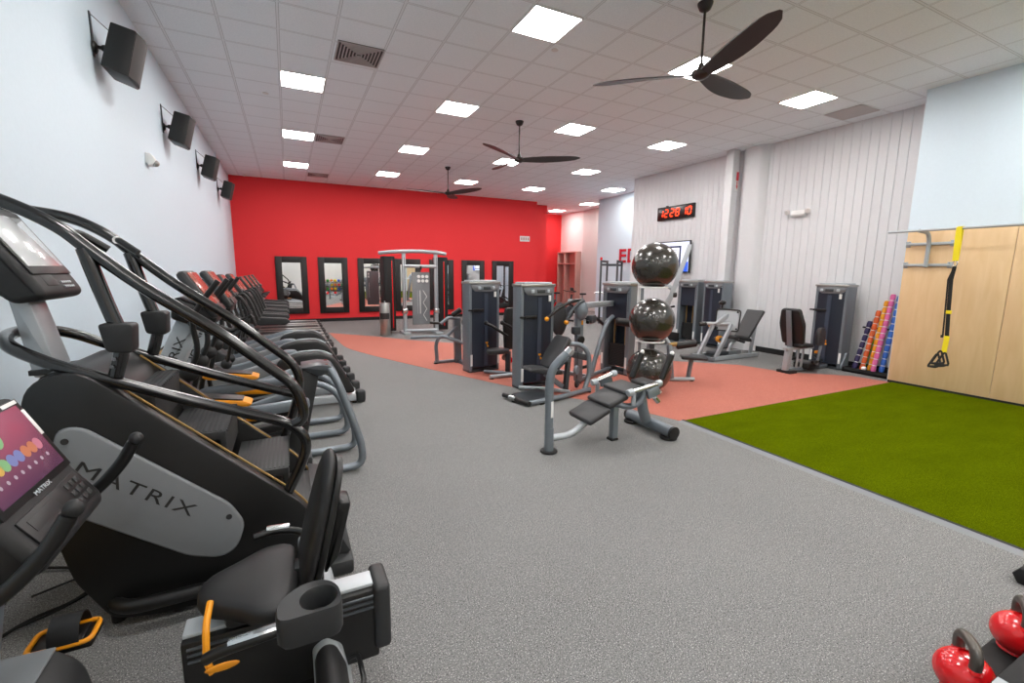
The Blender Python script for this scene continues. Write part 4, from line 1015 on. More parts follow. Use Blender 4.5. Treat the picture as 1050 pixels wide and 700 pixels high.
# adjustable bench in front: post, stepped pads, roller arms
def ab_bench():
    t = thing('decline_bench', 'grey padded bench with three stepped black pads, standing alone nearest the viewer', 'bench', (2.9, 3.65, 0), world=True)
    p = tb(t, [(2.20, 3.62, .02), (2.19, 3.62, .76), (2.24, 3.60, .88), (2.37, 3.56, 1.0)], .042, 'front_post', rad=.12, seg=16)
    MB().beam((2.24, 3.57, .84), (2.335, 3.535, .955), .045, .012, up=(-.5, -.6, .6)).build('pivot_slot', 'darksteel', p)
    MB().cyl((2.35, 3.565, .98), (2.385, 3.555, 1.02), .047, 16).build('post_sleeve', 'chrome', p)
    MB().box(2.19, 2.215, 3.576, 3.581, .36, .52).build('post_label', 'white', p)
    MB().cyl((2.20, 3.62, .02), (2.20, 3.62, .25), .046, 16).build('post_sleeve', 'steel', p)
    MB().cyl((2.20, 3.62, 0), (2.20, 3.62, .022), .085, 24, .006).build('foot_disc', 'rubber', t)
    tb(t, [(2.22, 3.62, .14), (2.44, 3.62, .13), (2.66, 3.63, .25), (2.97, 3.65, .40)], .034, 'spine_tube', 'steel2', rad=.1)
    MB().box(2.96, 3.03, 3.59, 3.66, .02, .43, .008).build('centre_leg', 'steel', t); MB().box(2.94, 3.03, 3.58, 3.67, 0, .025, .006).build('leg_cap', 'rubber', t)
    for a, b, w in (((2.57, 3.66, .275), (2.83, 3.66, .385), .38), ((2.80, 3.66, .415), (3.05, 3.66, .50), .38), ((3.01, 3.67, .525), (3.27, 3.67, .555), .38)):
        pad(t, a, b, w, .06, 'bench_pad')
    pad(t, (3.34, 3.67, .565), (3.52, 3.67, .575), .26, .05, 'head_pad')
    tb(t, [(3.38, 3.68, .50), (3.42, 3.68, .30), (3.50, 3.69, .12)], .06, 'rear_leg', rad=.1, seg=16)
    tb(t, [(2.95, 3.60, .42), (3.10, 3.52, .36), (3.24, 3.48, .44), (3.26, 3.48, .58)], .034, 'side_bow', rad=.1)
    MB().cyl((3.57, 4.04, .085), (3.55, 3.34, .085), .065, 20).build('rear_foot_beam', 'steel', t)
    for y, x in ((3.325, 3.55), (4.05, 3.57)): MB().cyl((x, y-.015, .085), (x, y+.015, .085), .068, 20).build('beam_cap', 'black', t)
    for y in (3.40, 3.98): MB().cyl((3.555, y, 0), (3.555, y, .03), .09, 20, .006).build('foot_disc', 'rubber', t)
    for y, sg in ((3.45, -1), (3.95, 1)):
        xa, za, xb, zb = (3.05, .55, 3.41, .605) if sg < 0 else (2.97, .555, 3.22, .625)
        r = MB().cyl((xa, y, za), (xb, y, zb), .026, 14, .004).build('support_bar', 'chrome', t)
        MB().cyl((xa-.04, y, za-.008), (xa+.03, y, za+.006), .036, 14, .006).build('bar_collar', 'steel2', r)
        MB().cyl((xb-.02, y, zb-.004), (xb+.04, y, zb+.008), .036, 14, .006).build('bar_collar', 'steel2', r)
        MB().cbox((xb-.08, y+.02*sg, zb-.08), (.16, .04, .10), .015, (0, R(-15), 0)).build('adjust_plate', 'steel', t)
        MB().cyl((xa+.04, y, za-.01), (xa+.04, y, za-.14), .024, 12).build('drop_peg', 'steel2', t)
        MB().cyl((xb-.04, y, zb-.14), (xb+.02, y, zb-.20), .028, 10, .005).build('locking_knob', 'chrome', t)
    for x, y in ((3.36, 3.80), (3.60, 3.60)):
        rr = MB().cyl((x, y, .60), (x+.11, y-.02, .87), .034, 14, .008).build('upright_roller', 'vinyl', t)
        MB().ball((x+.115, y-.021, .885), .024, 12, 8).build('roller_tip', 'white', rr)
ab_bench()

# ball rack with three exercise balls
def ball_rack():
    t = thing('ball_rack', 'white upright stand holding three dark exercise balls', 'ball rack', (4.68, 5.0, 0), world=True)
    MB().cyl((4.80, 5.36, 0), (4.80, 5.36, 1.86), .024, 14).build('post', 'white', t)
    def ring(z, r, c=(4.705, 4.96)):
        return MB().tube([(c[0]+r*math.cos(a*PI/16), c[1]+r*math.sin(a*PI/16), z) for a in range(32)], .012, 8, closed=True)
    for z in (.02, .765, 1.545):
        rg = ring(z, .19).build('ring_holder', 'white', t)
        b = MB()
        for px, py in ((4.80, 5.36),):
            v = Vector((px-4.705, py-4.96, 0)); v = v.normalized()*.19; b.tube([(px, py, z), (4.705+v.x, 4.96+v.y, z)], .011, 8)
        b.build('ring_arm', 'white', rg)
    MB().tube([(4.62, 5.44, .02), (4.98, 5.28, .02)], .02, 10).build('cross_foot', 'white', t)
    for z, l in ((.332, 'lowest dark exercise ball, at floor level behind the bench'), (1.066, 'middle dark exercise ball on the white stand'), (1.848, 'topmost dark exercise ball, overlapping the wall television')):
        m = MB(); prof = [(0, -.322)] + [(.322*math.cos(a), .322*math.sin(a)) for a in [(-PI/2 + PI*k/40) for k in range(1, 40)]] + [(0, .322)]
        m.lathe([(r*(1 + (.004 if k % 3 == 0 else 0)), zz) for k, (r, zz) in enumerate(prof)], (4.705, 4.96, z), 40, (.25, -.2, 1))
        o = single('exercise_ball', m, 'ball', l, 'exercise ball', 'exercise balls on the stand', angle=80)
ball_rack()

def leg_machine():
    t = thing('leg_curl_machine', 'grey weight machine with black thigh rollers and low seat, right of the ball rack', 'weight machine', (5.6, 5.4, 0), world=True)
    pad(t, (5.72, 5.32, .395), (6.03, 5.06, .395), .26, .06, 'seat')
    MB().beam((5.86, 5.22, .37), (5.83, 5.24, .04), .06, .05, up=(0, 1, 0)).build('seat_post', 'steel', t)
    tb(t, [(5.88, 5.16, .035), (5.60, 5.28, .035), (5.25, 5.45, .035)], .033, 'base_tube', 'steel2')
    MB().beam((5.52, 5.30, .05), (5.47, 5.34, .60), .07, .06, up=(0, 1, 0)).build('column', 'steel', t)
    MB().cyl((5.50, 5.36, .60), (5.62, 5.30, .61), .035, 12, .006).build('roller_hub', 'gold', t)
    MB().cyl((5.60, 5.32, .58), (5.86, 5.14, .64), .062, 18, .02).build('roller_pad', 'vinyl', t)
    tb(t, [(5.48, 5.35, .62), (5.35, 5.5, .9), (5.02, 5.58, .95), (4.94, 5.63, .94)], .028, 'upper_arm', 'steel2')
    MB().cyl((4.72, 5.78, .97), (4.94, 5.64, .94), .065, 18, .02).build('roller_pad', 'vinyl', t)
    MB().beam((5.25, 5.50, .05), (5.16, 5.76, .05), .07, .06).build('base_frame', 'steel', t)
    MB().beam((5.3, 5.55, .05), (5.3, 5.55, 1.0), .09, .08).build('rear_column', 'darksteel', t)
    feet(t, [(5.84, 5.18), (5.3, 5.43)], .04)
leg_machine()

def tall_machine():
    t = thing('lat_pulldown_machine', 'tall grey machine with long slanted silver beam rising behind the exercise balls', 'weight machine', (6.7, 6.8, 0), world=True)
    MB().beam((6.57, 6.95, .08), (7.02, 6.48, 2.30), .09, .07, up=(1, 1, 0)).build('slanted_beam', 'steel2', t)
    MB().beam((6.72, 6.92, .85), (6.98, 6.70, 1.55), .07, .06, up=(1, 1, 0)).build('guide_beam', 'palegrey', t)
    tb(t, [(6.10, 7.05, 1.25), (6.25, 6.95, 1.48), (6.55, 6.9, 1.62), (6.85, 6.72, 1.45)], .045, 'curved_arm', 'palegrey', rad=.15)
    MB().beam((6.05, 7.1, .05), (6.30, 7.0, 1.45), .12, .08, up=(0, 1, 0)).build('rear_post', 'steel', t)
    MB().beam((5.9, 7.0, .05), (7.2, 6.9, .05), .08, .06).build('base_rail', 'steel', t)
    MB().beam((6.3, 6.6, .04), (6.3, 7.4, .04), .08, .06).build('cross_foot', 'steel', t)
    pad(t, (6.35, 6.9, .5), (6.7, 6.85, .5), .3, .07, 'seat', 'vinyl')
    MB().beam((6.5, 6.9, .05), (6.5, 6.88, .47), .07, .07, up=(0, 1, 0)).build('seat_post', 'steel', t)
    MB().cyl((6.83, 6.66, 1.32), (6.89, 6.62, 1.32), .05, 14, .008).build('pulley', 'black', t)
tall_machine()

def leg_press():
    t = thing('leg_press_machine', 'silver leg press with reclined black backrest against the ribbed wall', 'weight machine', (8.2, 6.4, 0), world=True)
    MB().beam((7.50, 6.22, .05), (8.92, 6.22, .05), .06, .08).build('base_rail', 'steel2', t)
    MB().beam((7.50, 6.62, .05), (8.92, 6.62, .05), .06, .08).build('base_rail', 'steel2', t)
    MB().beam((7.52, 6.15, .05), (7.52, 6.7, .05), .08, .08).build('cross_foot', 'steel', t)
    for x, y in ((7.42, 6.46), (7.68, 6.24)):
        MB().beam((x, y, .06), (x+.33, y-.05, .74), .075, .06, up=(0, 1, 0)).build('swing_leg', 'steel2', t)
    MB().cyl((7.55, 6.52, .74), (8.10, 6.18, .74), .035, 14).build('pivot_bar', 'steel2', t)
    MB().cyl((7.50, 6.55, .72), (7.62, 6.47, .73), .045, 14, .01).build('pivot_cap', 'black', t)
    MB().beam((7.75, 6.36, .72), (8.02, 6.30, .92), .07, .08).build('plate_arm', 'steel2', t)
    M = basis((8.00, 6.29, .82), (.45, -.75, 0), (.12, .05, 1))
    MB().box(-.21, .21, -.22, .20, -.02, .02, .02, M).build('foot_plate', 'palegrey', t)
    MB().tube(fillet([M @ Vector(p) for p in ((-.215, -.225, .03), (.22, -.225, .03), (.235, .20, .03), (-.215, .21, .03))], .06, 4, True), .014, 8, closed=True).build('plate_rim', 'black', t)
    for u, v in ((-.18, -.18), (.18, -.18), (.18, .16)): MB().cyl(M @ Vector((u, v, -.03)), M @ Vector((u, v, .03)), .02, 10).build('plate_knob', 'black', t)
    MB().ball((7.95, 6.4, 1.16), (.09, .06, .05), 14, 8).cyl((7.95, 6.4, 1.05), (7.95, 6.4, 1.16), .02, 8).build('control_knob', 'black', t)
    Mb = basis((8.74, 6.34, .70), (0, 1, 0), (.40, 0, .58))
    MB().prism(fil2([(-.17, -.34), (-.20, .34), (.20, .34), (.17, -.34)], .03, 3), -.035, .035, 'Z', bev=.02, seg=3, M=Mb).build('backrest', 'greyvinyl', t, angle=50)
    MB().beam((8.86, 6.34, .06), (8.96, 6.34, .74), .07, .05, up=(0, 1, 0)).build('back_post', 'steel2', t)
    MB().prism(fil2([(8.22, .40), (8.24, .48), (8.60, .42), (8.62, .34)], .02, 3), 6.14, 6.54, bev=.02).build('seat', 'vinyl', t, angle=50)
    for y in (6.10, 6.58): MB().cyl((8.10, y, .42), (8.32, y, .36), .024, 12, .006).build('side_grip', 'black', t)
    tb(t, [(8.12, 6.34, .08), (8.22, 6.34, .30), (8.40, 6.34, .38), (8.85, 6.34, .36)], .03, 'seat_frame', 'steel2')
    MB().cyl((8.0, 6.40, .40), (8.0, 6.5, .40), .07, 18, .015).build('gear_disc', 'orange', t)
    MB().cyl((7.98, 6.36, .40), (7.98, 6.54, .40), .04, 14).build('gear_hub', 'black', t)
    MB().box(7.75, 8.15, 6.3, 6.55, .08, .16, .02).build('drive_box', 'darksteel', t)
    M = tower(t, (8.94, 7.74), R(-90), W=.55, D=.30, lever=False)
leg_press()
def wall_tower():
    t = thing('seated_row_machine', 'grey open weight tower with visible weight stack beneath the television', 'weight machine', (9.1, 8.3, 0), world=True)
    tower(t, (8.92, 8.52), R(-84), open_=True, lever=False, pin=False, W=.58, D=.30)
    MB().beam((8.92, 8.22, .05), (7.95, 8.35, .05), .08, .07).build('base_rail', 'steel', t)
    pad(t, (7.95, 8.35, .42), (8.30, 8.32, .42), .3, .07, 'seat', 'vinyl'); MB().beam((8.12, 8.33, .05), (8.12, 8.33, .39), .07, .07).build('seat_post', 'steel', t)
    tb(t, [(8.90, 8.6, .90), (8.70, 8.62, .88), (8.55, 8.60, .80)], .025, 'side_arm', 'black')
    MB().cbox((8.60, 8.28, .18), (.06, .34, .22), .02).build('foot_rest', 'black', t)
wall_tower()
def hip_machine():
    t = thing('hip_machine', 'grey hip machine with black high-backed seat and knee pads by the rightmost tower', 'weight machine', (8.6, 4.9, 0), world=True)
    tower(t, (9.05, 5.22), R(-88), W=.55, D=.30)
    MB().prism(fil2([(9.05, .03), (9.05, .10), (9.16, .32), (9.25, .32), (9.25, .03)], .02, 2), 4.62, 4.66, bev=.005).build('tower_brace', 'steel', t)
    Mb = basis((7.98, 4.95, .83), (0, 1, 0), (-.16, 0, .62))
    if (Mb.to_3x3() @ Vector((0, 0, 1))).x < 0: Mb = basis((7.98, 4.95, .83), (0, -1, 0), (-.16, 0, .62))
    MB().prism(fil2([(-.19, -.32), (-.22, .05), (-.16, .33), (.16, .33), (.22, .05), (.19, -.32)], .05, 4), -.03, .06, 'Z', bev=.025, seg=3, M=Mb).build('backrest', 'vinyl', t, angle=50)
    MB().beam((7.98, 4.95, .44), (7.84, 4.95, 1.12), .09, .025, up=(1, 0, .2)).build('back_spine', 'steel', t)
    pad(t, (8.02, 4.93, .50), (8.32, 4.88, .50), .34, .07, 'seat', 'vinyl')
    for y in (4.72, 5.10):
        M = basis((8.46 - (.1 if y > 5 else 0), y, .66), (1, 0, 0), (0, 0, 1))
        MB().prism(fil2([(-.10, -.16), (-.11, .06), (-.06, .16), (.06, .16), (.11, .06), (.10, -.16)], .05, 4), -.035, .035, 'Z', bev=.02, seg=3, M=M).build('knee_pad', 'greyvinyl', t, angle=50)
        MB().beam((8.50, y, .50), (8.44, y, .14), .04, .04, up=(0, 1, 0)).build('leg_lever', 'steel', t)
        MB().cyl((8.30, y, .20), (8.46, y, .20), .03, 12, .006).build('foot_peg', 'black', t)
    MB().beam((7.97, 4.95, .46), (7.93, 4.95, .04), .11, .09, up=(0, 1, 0)).build('rear_post', 'steel2', t)
    MB().beam((7.84, 4.95, .44), (8.55, 4.9, .44), .08, .05).build('seat_rail', 'steel2', t)
    MB().box(7.86, 8.06, 4.82, 5.08, 0, .05, .01).build('rear_foot', 'rubber', t)
    MB().beam((7.95, 4.92, .05), (9.08, 4.92, .05), .09, .06).build('base_rail', 'steel', t)
    MB().box(8.30, 8.62, 4.76, 5.06, .05, .16, .02).build('gear_box', 'black', t)
    for x in (8.14, 8.28): MB().beam((x, 4.9, .08), (x+.03, 4.9, .44), .03, .03, up=(0, 1, 0)).build('strut', 'steel2', t)
    MB().cbox((8.55, 4.80, .36), (.10, .05, .05), .01).build('adjust_lever', 'orange', t)
    MB().beam((8.55, 4.85, .30), (9.0, 4.95, .14), .04, .05).build('link_arm', 'darksteel', t)
hip_machine()

def cable_machine():
    t = thing('cable_crossover_machine', 'tall silver cable machine with black side shrouds before the red wall', 'weight machine', (3.2, 12.7, 0), world=True)
    z1 = 2.22
    for x, y in ((2.86, 12.55), (3.70, 12.35)):
        MB().box(x-.045, x+.045, y-.05, y+.05, .05, 2.30, .008).build('upright', 'steel2', t)
        c = MB().box(x-.07, x+.07, y-.08, y+.08, .55, .70, .02).build('pulley_carriage', 'chrome', t)
        MB().box(x-.10, x+.10, y-.30, y+.30, .0, .06, .015).build('foot_bar', 'steel2', t)
        MB().cyl((x, y-.09, .7), (x, y-.09, 2.1), .006, 6).build('cable', 'ink', t)
    for xa, ya in ((2.33, 12.85), (3.76, 12.62)):
        MB().prism(fil2([(xa, ya-.22), (xa+.30, ya-.26), (xa+.33, ya+.24), (xa, ya+.28)], .06, 4), .08, 2.12, 'Z', bev=.01).build('side_shroud', 'rubber', t)
    for x in (2.50, 3.93):
        MB().box(x-.02, x+.0, 12.30, 12.32, .2, 2.0).build('shroud_stripe', 'redmetal', t)
    tb(t, [(2.24, 12.75, 2.20), (2.55, 12.55, 2.24), (3.20, 12.42, 2.27), (3.75, 12.28, 2.24), (3.98, 12.32, 2.20)], .05, 'top_arch', 'steel2', rad=.3)
    tb(t, [(2.86, 12.50, 1.86), (3.70, 12.30, 1.86)], .045, 'pull_up_bar', 'steel2')
    tb(t, [(2.86, 12.50, .09), (3.70, 12.30, .09)], .045, 'lower_bar', 'steel2')
    b = MB().beam((3.30, 12.46, .25), (3.30, 12.46, 1.70), .50, .03, up=(0, 1, 0)).build('accessory_board', 'greypanel', t)
    M = basis((3.30, 12.44, 0), (1, -.24, 0), (0, 0, 1))
    h = MB()
    for i in range(4):
        for j in range(2): h.lathe([(.0, .0), (.045, 0), (.045, .02), (.03, .025)], (0, 0, 0), 14, M=M @ Matrix.Translation((-.17+i*.11, 1.58-j*.12, 0)))
    h.build('board_diagram', 'white', b)
    h = MB()
    for k in range(5): h.beam(M @ Vector((.05+(k % 2)*.1, 1.2-k*.17, .01)), M @ Vector((.05+((k+1) % 2)*.1, 1.2-(k+1)*.17, .01)), .02, .015)
    for k in range(3): h.beam(M @ Vector((-.17+k*.07, 1.2, .01)), M @ Vector((-.17+k*.07, .55, .01)), .018, .015)
    h.build('board_slots', 'white', b)
    MB().cyl((3.28, 12.35, 1.76), (3.28, 12.35, 1.86), .03, 10).build('hook', 'black', t)
cable_machine()

def litter_bin():
    t = thing('litter_bin', 'brushed steel cylindrical bin standing before the cable machine', 'bin', (2.27, 12.3, 0), world=True)
    b = MB().lathe([(.135, 0), (.14, .01), (.14, .86), (.13, .885), (.05, .89), (.0, .89)], (2.27, 12.3, 0), 32).build('bin_body', 'brushed', t)
    n = 14; vs = []; fs = []
    for i in range(n+1):
        a = R(190) + R(120)*i/n
        for z in (.46, .62): vs += [(2.27+.142*math.cos(a), 12.3+.142*math.sin(a), z)]
    for i in range(n): fs.append((2*i, 2*i+2, 2*i+3, 2*i+1))
    MB().add(vs, fs).build('bin_opening', 'ink', b)
    MB().cyl((2.27, 12.3, .885), (2.27, 12.3, .93), .02, 10, .006).build('lid_knob', 'steel2', b)
litter_bin()

# ------------------------------------------------------------------ things on the right-hand walls
def wall_clock():
    t = thing('digital_clock', 'long black digital wall clock with glowing red digits', 'clock', (9.52, 9.36, 3.2), world=True)
    MB().box(9.485, 9.548, 8.72, 10.02, 3.19, 3.55, .01).build('clock_case', 'black', t)
    f = MB().box(9.478, 9.486, 8.76, 9.98, 3.23, 3.51, .002).build('clock_face', 'clockface', t)
    SEG = {'0': 'abcdef', '1': 'bc', '2': 'abged', '8': 'abcdefg'}
    def digit(ch, yc):
        w, h, s = .115, .19, .026; zc = 3.37; sl = .02
        P = {'a': ((-w/2, h/2), (w/2, h/2)), 'b': ((w/2, h/2), (w/2, 0)), 'c': ((w/2, 0), (w/2, -h/2)), 'd': ((-w/2, -h/2), (w/2, -h/2)), 'e': ((-w/2, -h/2), (-w/2, 0)), 'f': ((-w/2, 0), (-w/2, h/2)), 'g': ((-w/2, 0), (w/2, 0))}
        m = MB()
        for k in SEG[ch]:
            (u0, v0), (u1, v1) = P[k]; L = math.hypot(u1-u0, v1-v0); e = .012/L
            u0, u1, v0, v1 = u0+(u1-u0)*e, u1-(u1-u0)*e, v0+(v1-v0)*e, v1-(v1-v0)*e
            m.beam((9.475, yc-(u0+v0*sl*5), zc+v0), (9.475, yc-(u1+v1*sl*5), zc+v1), .006 if k in 'xx' else .006, s, up=(0, 1, 0) if abs(v1-v0) > .01 else (0, 0, 1), bev=.001)
        m.build('digit_' + {'0': 'zero', '1': 'one', '2': 'two', '8': 'eight'}[ch], 'led', f)
    for ch, y in zip('122810', (9.86, 9.67, 9.46, 9.27, 9.04, 8.86)): digit(ch, y)
    MB().box(9.5, 9.54, 9.66, 9.72, 3.55, 3.58, .004).build('mount_bracket', 'darksteel', t)
wall_clock()
MT['tvlight'] = emit_mat('lit_screen_pale_blue', '#d5def5', .22); MT['tvwhite'] = emit_mat('lit_screen_white', '#eef1f7', .22)
MT['tvnavy'] = emit_mat('lit_screen_navy', '#1d2c52', .1); MT['tvblue'] = emit_mat('lit_screen_blue', '#2455c8', .22)
def tv():
    t = thing('wall_television', 'flat television on the ribbed wall showing a pale blue menu page', 'television', (9.48, 9.4, 1.77), world=True)
    MB().box(9.43, 9.475, 8.70, 10.12, 1.76, 2.60, .01).build('tv_case', 'black', t)
    MB().box(9.475, 9.545, 9.2, 9.6, 2.0, 2.35).build('wall_mount', 'darksteel', t)
    s = MB().box(9.425, 9.431, 8.735, 10.085, 1.79, 2.57).build('screen', 'tvlight', t)
    MB().box(9.421, 9.426, 9.0, 10.0, 1.86, 2.47).build('menu_frame', 'tvnavy', s)
    MB().box(9.417, 9.422, 9.06, 10.0, 1.90, 2.42).build('menu_page', 'tvwhite', s)
    l = MB()
    for k in range(9): l.box(9.414, 9.418, 9.12, 9.7 - (k % 3)*.08, 1.95+k*.05, 1.963+k*.05)
    l.build('menu_lines', 'tvnavy', s)
    MB().prism([(8.735, 1.79), (8.735, 2.05), (8.86, 2.02), (9.02, 1.79)], 9.41, 9.416, 'X').build('corner_graphic', 'tvblue', s)
tv()
def letters():
    t = thing('wall_letters', 'large red capital letters on the pale blue back wall beside the ribbed wall corner', 'sign', (10.99, 13.0, 2.1), world=True)
    for ch, y in (('E', 13.225), ('D', 12.76)):
        M = basis((10.985, y, 2.35), (0, -1, 0), (0, 0, 1))
        m = MB(); h = .49; w = .36; s = .095
        if ch == 'E':
            m.box(-w/2, -w/2+s, -h/2, h/2, 0, .03, M=M)
            for v in (-h/2, -s/2+.01, h/2-s): m.box(-w/2+s-.001, w/2, v, v+s*.9, 0, .03, M=M)
        else:
            o = fillet([(-w/2, -h/2, 0), (.08, -h/2, 0), (w/2, -.05, 0), (w/2, .05, 0), (.08, h/2, 0), (-w/2, h/2, 0)], .1, 4)
            i_ = fillet([(-w/2+s, -h/2+s*.9, 0), (.04, -h/2+s*.9, 0), (w/2-s, -.04, 0), (w/2-s, .04, 0), (.04, h/2-s*.9, 0), (-w/2+s, h/2-s*.9, 0)], .1, 4)
            n = len(o); vs = [(p.x, p.y, z) for z in (0, .03) for p in (o + i_)]; fs = []
            for k in range(n):
                k2 = (k+1) % n
                fs += [(k, k2, n+k2, n+k), (2*n+k, 3*n+k, 3*n+k2, 2*n+k2), (k, 2*n+k, 2*n+k2, k2), (n+k, n+k2, 3*n+k2, 3*n+k)]
            m.add(vs, fs, M)
        m.build('letter_' + ch.lower(), 'letterred', t)
letters()
def em_light():
    t = thing('emergency_light', 'small white twin-headed emergency light high on the ribbed wall', 'emergency light', (9.55, 6.0, 2.95), world=True)
    MB().prism(fil2([(9.55, 3.05), (9.47, 3.05), (9.45, 2.97), (9.48, 2.93), (9.55, 2.93)], .01, 2), 5.86, 6.14, bev=.008).build('wall_mount_box', 'white', t)
    for y, s in ((5.80, -1), (6.20, 1)):
        MB().lathe([(.02, 0), (.05, .03), (.055, .07), (.045, .072)], (9.49, y+.0*s, 3.05), 16, (-.8, .2*s, -.5)).build('lamp_head', 'whitewall', t)
em_light()
def column_sign():
    t = thing('extinguisher_sign', 'narrow red and white sign on the side of the white column near the ceiling', 'sign', (9.38, 7.41, 3.62), world=True)
    MB().box(9.31, 9.40, 7.405, 7.42, 3.62, 4.06, .002).build('sign_plate', 'white', t)
    s = MB().box(9.318, 9.392, 7.401, 7.406, 3.85, 4.04); s.build('sign_panel', 'letterred', t)
    MB().prism([(9.355, 3.66), (9.325, 3.74), (9.343, 3.74), (9.343, 3.83), (9.367, 3.83), (9.367, 3.74), (9.385, 3.74)], 7.401, 7.406).build('sign_arrow', 'letterred', t)
column_sign()
def cubby():
    t = thing('storage_cubby', 'pinkish wooden open cubby shelf against the corridor wall', 'shelf unit', (12.15, 18.6, 0), world=True)
    y0, y1, x0, x1, h = 17.80, 19.40, 12.02, 12.32, 2.70
    for y in (y0, 18.75, y1-.05): MB().box(x0, x1, y, y+.05, 0, h, .003).build('side_board', 'pinkwood', t)
    for z in (.05, 2.10, h-.05): MB().box(x0, x1, y0+.05, y1-.05, z, z+.05, .003).build('shelf_board', 'pinkwood', t)
    MB().box(x1-.015, x1-.002, y0+.05, y1-.05, .1, h-.05).build('back_board', 'pinkwood', t)
cubby()
def power_rack():
    t = thing('power_rack', 'blue-grey steel squat rack standing before the pale blue back wall', 'rack', (9.9, 12.6, 0), world=True)
    for x, y in ((9.55, 12.6), (9.98, 12.27), (10.2, 13.1), (10.6, 12.8)):
        MB().cbox((x, y, 1.08), (.07, .07, 2.16), .006, (0, 0, R(-37))).build('upright', 'darksteel', t)
    for a, b, z in (((9.55, 12.6), (9.98, 12.27), 2.0), ((10.2, 13.1), (10.6, 12.8), 2.0), ((9.55, 12.6), (10.2, 13.1), 2.12), ((9.98, 12.27), (10.6, 12.8), 2.12), ((9.55, 12.6), (10.2, 13.1), .04), ((9.98, 12.27), (10.6, 12.8), .04)):
        MB().beam((*a, z), (*b, z), .06, .07).build('cross_beam', 'darksteel', t)
    MB().cyl((9.55, 12.6, 2.16), (9.55, 12.6, 2.25), .04, 12, .01).build('post_cap', 'redmetal', t)
    MB().cyl((9.42, 12.75, 1.05), (10.15, 12.12, 1.05), .016, 10).build('barbell', 'chrome', t)
power_rack()
def upright_bike(loc, rz, label):
    t = thing('spin_bike', label, 'exercise bike', loc, rz, 'black spin bikes far back')
    MB().lathe([(.0, -.03), (.20, -.03), (.23, -.02), (.23, .02), (.20, .03), (0, .03)], (.42, 0, .34), 28, (0, 1, 0)).build('flywheel', 'darksteel', t)
    MB().tube(fillet([(.50, 0, .12), (.38, 0, .62), (.30, 0, .95)], .1, 4), .035, 10).tube([(.38, 0, .62), (-.10, 0, .35), (-.30, 0, .70)], .035, 10).tube([(-.1, 0, .35), (-.5, 0, .1)], .035, 10).build('bike_frame', 'black', t)
    MB().beam((.52, -.26, .05), (.52, .26, .05), .06, .06).build('front_foot', 'black', t); MB().beam((-.5, -.26, .05), (-.5, .26, .05), .06, .06).build('rear_foot', 'black', t)
    MB().prism(fil2([(-.16, -.02), (-.02, -.035), (.05, -.11), (.11, -.1), (.11, .1), (.05, .11), (-.02, .035), (-.16, .02)], .02, 3), .92, .99, 'Z', bev=.02, M=Matrix.Translation((-.36, 0, 0)) @ Matrix.Rotation(PI, 4, 'Z')).build('saddle', 'vinyl', t)
    MB().cyl((-.36, 0, .62), (-.36, 0, .93), .02, 10).build('saddle_post', 'steel', t)
    MB().tube(fillet([(.52, -.20, 1.10), (.30, -.22, 1.06), (.24, 0, 1.04), (.30, .22, 1.06), (.52, .20, 1.10)], .08, 4), .016, 8).build('handlebar', 'softblack', t)
    MB().cbox((.30, 0, 1.14), (.03, .14, .12), .008, (0, R(20), 0)).build('console', 'charcoal', t)
    MB().cyl((.02, -.12, .35), (.02, .12, .35), .09, 16).build('crank', 'black', t)
    for sg in (-1, 1): MB().cbox((.02+.16*sg, .16*sg, .35), (.10, .09, .03), .008).build('pedal', 'black', t)
    return t
b1 = upright_bike((9.35, 13.7, 0), R(200), 'black spin bike visible left of the squat rack, nearer one')
dup(b1, (8.75, 14.6, 0), R(195), 'black spin bike visible beyond the orange-tipped press arms, farther one')

